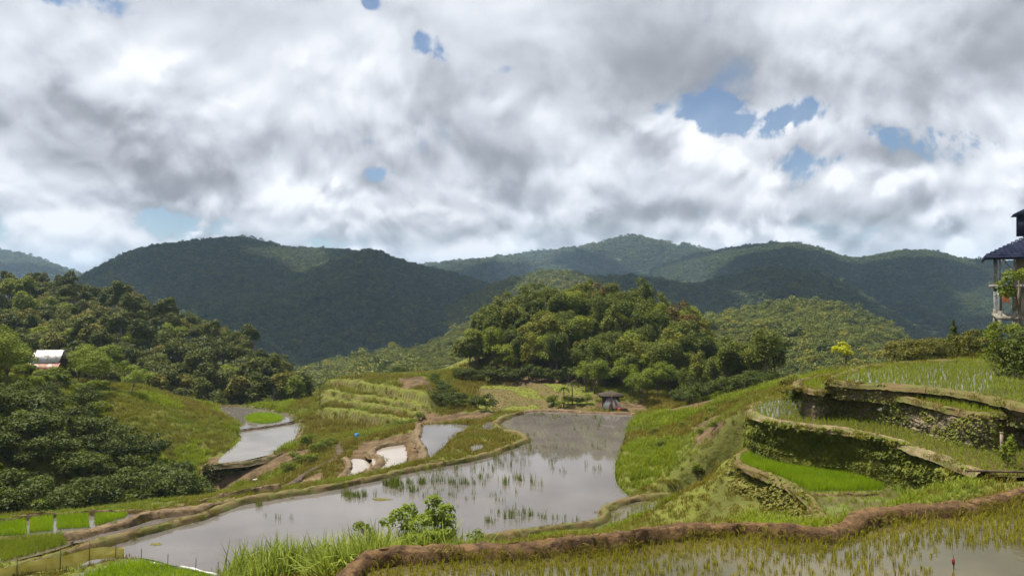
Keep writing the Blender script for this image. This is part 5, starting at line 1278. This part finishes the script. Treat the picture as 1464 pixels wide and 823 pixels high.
for x_, z_ in ((3.4, 3.8), (5.6, 3.8), (3.2, 6.5), (5.4, 6.5)):
    w_ = obj('window', MB().box((x_, 1.06 if z_ < 5 else 1.46, z_), (1.1, .08, 1.2)).mesh('window', M['wood_dark']), bd)
    MB().box((x_ - .26, 1.03 if z_ < 5 else 1.43, z_), (.46, .06, 1.0)).build('pane', M['glass_dark'], w_); MB().box((x_ + .26, 1.03 if z_ < 5 else 1.43, z_), (.46, .06, 1.0)).build('pane', M['glass_dark'], w_)
for y_ in (2.2, 4.6, 7.0):
    MB().tube([(.1, y_, 5.2), (.1, y_, 7.6)], .06, 6).build('balcony_post', M['tin_grey'], bd)
for z_ in (5.65, 6.1):
    MB().tube([(.08, .05, z_), (.08, BD, z_)], .03, 5).build('rail', M['tin_grey'], bd); MB().tube([(.08, .05, z_ + .002), (BW, .05, z_ + .002)], .03, 5).build('rail', M['tin_grey'], bd)
for x_ in np.arange(.5, 4.2, .28): MB().tube([(x_, .05, 5.19), (x_, .05, 6.1)], .018, 5).build('baluster', M['tin_grey'], bd)
MB().tube([(.3, .2, 7.5), (1.9, .2, 5.3)], .05, 5).build('brace', M['tin_grey'], bd); MB().tube([(.25, .2, 4.9), (.25, 2.4, 3.0)], .04, 5).build('brace', M['tin_grey'], bd)
# hipped roof: eaves boards and rows of tiles
ez, rzp, ov = 7.55, 10.3, .75
rx0, rx1, ry0, ry1 = -ov, BW + ov, -ov, BD + ov
rid = ((4.2, BD / 2), (BW - 3.5, BD / 2))
roof = obj('roof', MB().add([(rx0, ry0, ez), (rx1, ry0, ez), (rx1, ry1, ez), (rx0, ry1, ez), (rid[0][0], rid[0][1], rzp), (rid[1][0], rid[1][1], rzp)], [(0, 1, 5, 4), (2, 3, 4, 5), (3, 2, 1, 0)], [(3, 0, 4), (1, 2, 5)]).mesh('roof', M['roof_blue']), bd)
MB().box((BW / 2, ry0 - .03, ez - .12), (BW + 2 * ov, .06, .3)).build('fascia', M['roof_blue'], roof); MB().box((rx0 - .03, BD / 2, ez - .12), (.06, BD + 2 * ov, .3)).build('fascia', M['roof_blue'], roof)


def tile_mesh(L):
    V = []; Q = []
    for k in range(5):
        t = k / 4; h = .05 * math.sin(t * math.pi)
        V += [(t * .36, 0, h + .045), (t * .36, L, h)]
    for k in range(4): Q.append((2 * k, 2 * k + 2, 2 * k + 3, 2 * k + 1))
    n_ = len(V); V += [(0, 0, -.01), (.36, 0, -.01)]; Q.append((0, n_, n_ + 1, 8))
    return mesh_np('tile', np.array(V), [np.array(Q)], [M['roof_blue']], True)


TILE = tile_mesh(.40)
cnt = 0
for face in (0, 1):                      # front face and the left hip
    a0 = Vector((rx0, ry0, ez)) if face == 0 else Vector((rx0, ry1, ez)); a1 = Vector((rx1, ry0, ez)) if face == 0 else Vector((rx0, ry0, ez))
    t0 = Vector((*rid[0], rzp)); t1 = Vector((*rid[1], rzp)) if face == 0 else Vector((*rid[0], rzp))
    ux_ = (a1 - a0).normalized(); nrm = ux_.cross(t0 - a0).normalized(); vy = nrm.cross(ux_).normalized(); Ht = (t0 - a0).dot(vy); Lb = (a1 - a0).length
    for rrow in range(int(Ht / .36)):
        v = rrow * .36; f = v / Ht; s0 = (t0 - a0).dot(ux_) * f; s1 = Lb + ((t1 - a0).dot(ux_) - Lb) * f
        for k in range(int((s1 - s0) / .36)):
            u = s0 + k * .36
            if face == 0 and u > 5.5: break
            if cnt >= 300: break
            pz = a0 + ux_ * u + vy * v + nrm * .02; o = bpy.data.objects.new('tile', TILE); o.parent = roof; COL.objects.link(o)
            o.matrix_local = Matrix.Translation(pz) @ Matrix((ux_, vy, nrm)).transposed().to_4x4(); cnt += 1
top = obj('roof_lantern', MB().box((3.4, BD / 2, 10.4), (3.4, 2.6, 1.9)).mesh('roof_lantern', M['roof_blue']), bd)
MB().add([(1.3, BD / 2 - 1.7, 11.2), (5.5, BD / 2 - 1.7, 11.2), (5.5, BD / 2 + 1.7, 11.2), (1.3, BD / 2 + 1.7, 11.2), (2.8, BD / 2, 12.1), (4.0, BD / 2, 12.1)], [(3, 2, 1, 0), (0, 1, 5, 4), (2, 3, 4, 5)], [(3, 0, 4), (1, 2, 5)]).build('lantern_roof', M['roof_blue'], top)
# washing on the balcony
for x_, w__, z_, h_, mt, lab, nm in ((-.25, .42, 4.6, 1.5, 'pale_cloth', 'grey-white cloth hung over the balcony edge of the stilted house', 'hung_cloth'), (.35, .5, 4.75, 1.05, 'orange', 'orange cloth hung over the balcony edge of the stilted house', 'hung_cloth')):
    V = []; n_ = 7
    for k in range(n_):
        t = k / (n_ - 1); yy = -.06 - .05 * math.sin(t * 9); V += [(x_ + t * w__, yy, z_), (x_ + t * w__ * .95 + .02, yy - .04, z_ - h_ * .6), (x_ + t * w__ * .9 + .03, yy - .01, z_ - h_ * (1 - .06 * math.sin(t * 5))), (x_ + t * w__, yy + .02, z_), (x_ + t * w__ * .95 + .02, yy - .02, z_ - h_ * .6), (x_ + t * w__ * .9 + .03, yy + .01, z_ - h_ * (1 - .06 * math.sin(t * 5)))]
    Q = []
    for k in range(n_ - 1):
        i = k * 6; Q += [(i, i + 1, i + 7, i + 6), (i + 1, i + 2, i + 8, i + 7), (i + 3, i + 9, i + 10, i + 4), (i + 4, i + 10, i + 11, i + 5)]
    tag(obj(nm, mesh_np(nm, np.array(V) @ np.array([[math.cos(-.54), math.sin(-.54), 0], [-math.sin(-.54), math.cos(-.54), 0], [0, 0, 1]]) + (40.3 - .15, 61.5 - .3, -4.9), [np.array(Q)], [M[mt]])), lab, 'cloth')

# ------------------------------------------------------------------ nets, sheeting and odds and ends
def fence_strip(name, px_pts, z, h, mat, label, cat, posts, seed, sag=0.15, ph=1.25):
    L = smooth_line(np.array([W(a, b, z) for a, b in px_pts]), 0.25); n_ = len(L); s_ = np.arange(n_) * .25; o0 = L[0].copy()
    e = tag(empty(name, tuple(o0)), label, cat); rows = 5; V = np.zeros((n_, rows, 3))
    for j in range(rows):
        t = j / (rows - 1); V[:, j, :2] = L[:, :2] - o0[:2]; V[:, j, 1] += fbm(s_ * 1.4, s_ * 0 + j * .7, 3, seed) * .16 * (0.4 + t); V[:, j, 2] = L[:, 2] - o0[2] + h * t * (1 - sag * (0.5 + fbm(s_ * .5, s_ * 0 + 2, 2, seed + 4))) - .05
    idx = np.arange(n_ * rows).reshape(n_, rows); q = np.stack([idx[:-1, :-1], idx[:-1, 1:], idx[1:, 1:], idx[1:, :-1]], -1).reshape(-1, 4)
    obj('cloth', mesh_np('cloth', V.reshape(-1, 3), [q], [mat]), e)
    for k in posts:
        i = int(k * (n_ - 1)); p_ = L[i] - o0; MB().tube([(p_[0], p_[1] - .06, -.4), (p_[0] + .04, p_[1] - .06, ph)], .022, 5).build('stake', M['wood_dark'], e)


fence_strip('net_fence', [(-60, 838), (0, 826), (40, 818), (80, 811), (120, 801), (150, 796), (178, 795)], -17.75, .75, M['net'], 'yellow net fence on stakes beside the lush rice field', 'fence', (.05, .35, .6, .8, .94), 3)
fence_strip('plastic_sheeting', [(196, 801), (225, 808), (255, 812), (285, 818), (315, 823)], -17.6, .38, M['plastic_white'], 'torn white plastic sheeting along the rim of the large pond', 'sheeting', (.1, .4, .75, .98), 5, .5, .9)

pe = tag(empty('field_post', W(1432, 655, -8.0)), 'short weathered grey-brown post on the terrace above the leafy wall', 'post')
MB().box((0, 0, .5), (.10, .10, 1.4)).build('shaft', M['stone'], pe); MB().box((0, 0, 1.22), (.125, .125, .05)).build('cap', M['stone'], pe)
pl = tag(obj('plank', MB().box((0, 0, 0), (2.6, .16, .06), Matrix.Rotation(-.12, 3, 'Z')).mesh('plank', M['wood_dark'])), 'weathered plank lying at the near end of the leafy wall path', 'plank'); pl.location = W(1428, 673, -7.85)
de = tag(empty('blue_drum', at_px(510, 624, 99, .0)), 'blue plastic drum below the stepped hillside', 'drum')
MB().tube([(0, 0, 0), (0, 0, .03), (0, 0, .28), (0, 0, .31), (0, 0, .34), (0, 0, .62), (0, 0, .65)], [.22, .26, .26, .28, .26, .26, .22], 12).build('barrel', M['blue'], de, True); MB().tube([(0, 0, .64), (0, 0, .68)], .1, 8).build('lid', M['blue'], de)
st = tag(empty('rag_stick', W(1363, 812, -8.0)), 'dark stick with a red rag tied on it standing in the near field', 'stick')
MB().tube([(0, 0, -.2), (.02, 0, .22), (-.01, .01, .42)], [.016, .014, .008], 6).build('stick', M['wood_dark'], st)
MB().add([(0.000, -0.017, 0.300), (0.030, -0.021, 0.270), (0.027, -0.021, 0.130), (0.000, -0.028, 0.100), (-0.036, -0.017, 0.160), (-0.045, -0.014, 0.260), (0.000, 0.021, 0.300), (0.030, 0.017, 0.270), (0.027, 0.017, 0.130), (0.000, 0.021, 0.100), (-0.036, 0.014, 0.160), (-0.045, 0.007, 0.260)], [(0, 5, 4, 3), (0, 3, 2, 1), (6, 9, 10, 11), (6, 7, 8, 9), (0, 1, 7, 6), (1, 2, 8, 7), (2, 3, 9, 8), (3, 4, 10, 9), (4, 5, 11, 10), (5, 0, 6, 11)]).build('rag', two_tone('dull_red', (0.12, 0.016, 0.014), (0.20, 0.03, 0.025), 6.0), st)
wr = tag(obj('pale_rock', STONES[1].copy()), 'single pale boulder on the bare bank below the low paddy', 'rock'); wr.location = at_px(367, 690, 89, .1); wr.scale = (1.1, .8, .7); wr.data.materials[0] = M['tin_grey']
ps = tag(obj('plastic_scrap', MB().add([(0, 0, 0), (.5, -.05, .25), (.62, -.02, .12), (.2, -.06, -.1), (.05, .05, .02), (.5, .03, .27), (.6, .04, .14), (.2, 0, -.08)], [(0, 3, 2, 1), (4, 5, 6, 7), (0, 1, 5, 4), (1, 2, 6, 5), (2, 3, 7, 6), (3, 0, 4, 7)]).mesh('plastic_scrap', M['plastic_white'])), 'pale scrap of plastic caught on the stone wall', 'scrap'); ps.location = (WALL2[3][0] - .75, WALL2[3][1] - .1, -7.2)
# floating weed in the pond
for px, py, rx_, lab in ((545, 713, .75, 'flat mat of green weed floating beside the reeds'), (222, 777, .4, 'small tuft of floating weed near the brown end of the large pond')):
    c_ = W(px, py, Z_POND + .02); a_ = np.linspace(0, 6.283, 22)[:-1]; rr = rx_ * (1 + .9 * fbm(np.cos(a_) * 3, np.sin(a_) * 3, 3, int(px)))
    bm_V = [(0, 0, .03)] + [(math.cos(t) * k, math.sin(t) * k * .6, 0) for t, k in zip(a_, rr)]
    o = obj('floating_weed', mesh_np('floating_weed', bm_V, [np.array([(0, k + 1, (k + 1) % 21 + 1) for k in range(21)])], [M['grass_olive']], True, {'tone': np.zeros(22)})); o.location = c_; tag(o, lab, 'weed')

# far farmhouses
def farmhouse(p_, w_, label, rot=0.3):
    e = tag(empty('farmhouse', p_, rot), label, 'house'); MB().box((0, 0, 1), (w_, w_ * .7, 2.4)).build('wall', M['plaster'], e)
    h = w_ * .5; d = w_ * .45; MB().add([(-h - .3, -d, 2.1), (h + .3, -d, 2.1), (h + .3, d, 2.1), (-h - .3, d, 2.1), (-h - .3, 0, 3.4), (h + .3, 0, 3.4)], [(0, 1, 5, 4), (2, 3, 4, 5), (3, 2, 1, 0)], [(3, 0, 4), (1, 2, 5)]).build('roof', M['tin_pale'], e)


for u_, t_, k_, w_, lab in ((583, .62, 'behind', 5, 'pale-roofed farmhouse at the foot of the shrubby slope'), (968, .45, 'right', 5, 'tin-roofed farmhouse half hidden on the flank of the round hill'), (1195, .12, 'main_right', 14, 'pale house on the crest saddle of the long mountain'), (1310, .08, 'main_right', 16, 'pale house below the bare-topped shoulder of the long mountain')):
    v_ = R[k_].at(np.array([u_]), np.array([t_]))[0]; farmhouse((v_[0], v_[1], v_[2] + (1.2 if k_ != 'behind' else .8)), w_, lab)

# ------------------------------------------------------------------ clouds added overhead, unseen above the frame, to keep the sun off the mountains
m = new_mat('shade_cloud_body')
df = X.nt.nodes.new('ShaderNodeBsdfDiffuse'); df.inputs[0].default_value = (.9, .9, .9, 1); tl = X.nt.nodes.new('ShaderNodeBsdfTranslucent'); tl.inputs[0].default_value = (.9, .9, .92, 1)
mx = X.nt.nodes.new('ShaderNodeMixShader'); mx.inputs[0].default_value = .5; X.nt.links.new(df.outputs[0], mx.inputs[1]); X.nt.links.new(tl.outputs[0], mx.inputs[2]); finish(mx.outputs[0])
bm = bmesh.new(); bmesh.ops.create_icosphere(bm, subdivisions=3, radius=1.0); bm.verts.ensure_lookup_table()
ico = np.array([v.co[:] for v in bm.verts]); icf = np.array([[v.index for v in f.verts] for f in bm.faces]); bm.free()


def cloud(cx0, cy0, rx, ry, label, seed, n=34):
    """A flat-bottomed heap of puffs whose shadow falls round (cx0, cy0) on the ground."""
    r = np.random.default_rng(seed); h = 1500.0; k = h / math.tan(_e); V, Fc = [], []
    for i in range(n):
        a, q = r.uniform(0, 6.283), math.sqrt(r.random()); rad = min(rx, ry) * r.uniform(.16, .34); c0 = np.array((math.cos(a) * q * rx * .9, math.sin(a) * q * ry * .9, r.uniform(0, .25) * rad))
        d = 1 + .22 * fbm(ico[:, 0] * 2 + i, ico[:, 1] * 2 + ico[:, 2] * 2, 3, seed + i); v = ico * d[:, None] * rad * (1, 1, .55); v[:, 2] = np.where(v[:, 2] < 0, v[:, 2] * .35, v[:, 2])
        Fc.append(icf + i * len(ico)); V.append(v + c0)
    o = obj('cloud', mesh_np('cloud', np.vstack(V), [np.vstack(Fc)], [m])); o.location = (cx0 + math.sin(_a) * k, cy0 + math.cos(_a) * k, h)
    return tag(o, label, kind='structure')


cloud(-420, 1010, 560, 400, 'added cumulus cloud out of view, shading the broad mountain across the valley', 1)
cloud(330, 800, 300, 210, 'added cumulus cloud out of view, shading the dark ridge', 2)
cloud(860, 1180, 560, 380, 'added cumulus cloud out of view, shading the long mountain', 3)
cloud(120, 2000, 700, 480, 'added cumulus cloud out of view, shading the head of the valley', 4)
cloud(-1250, 2150, 560, 420, 'added cumulus cloud out of view, shading the distant blue ridge', 5)

# ------------------------------------------------------------------ the humid air
m = bpy.data.materials.new('haze_air'); m.use_nodes = True; m.node_tree.nodes.clear(); X.nt = m.node_tree
pv_ = X.nt.nodes.new('ShaderNodeVolumePrincipled'); pv_.inputs['Color'].default_value = (0.50, 0.73, 1.0, 1); pv_.inputs['Density'].default_value = 0.00011; pv_.inputs['Anisotropy'].default_value = 0.1
oo = X.nt.nodes.new('ShaderNodeOutputMaterial'); X.nt.links.new(pv_.outputs[0], oo.inputs['Volume'])
hzb = MB().box((0, 3150, 44), (13000, 7100, 398)).build('haze', m); tag(hzb, 'thin bluish humid air over the whole valley', kind='stuff')
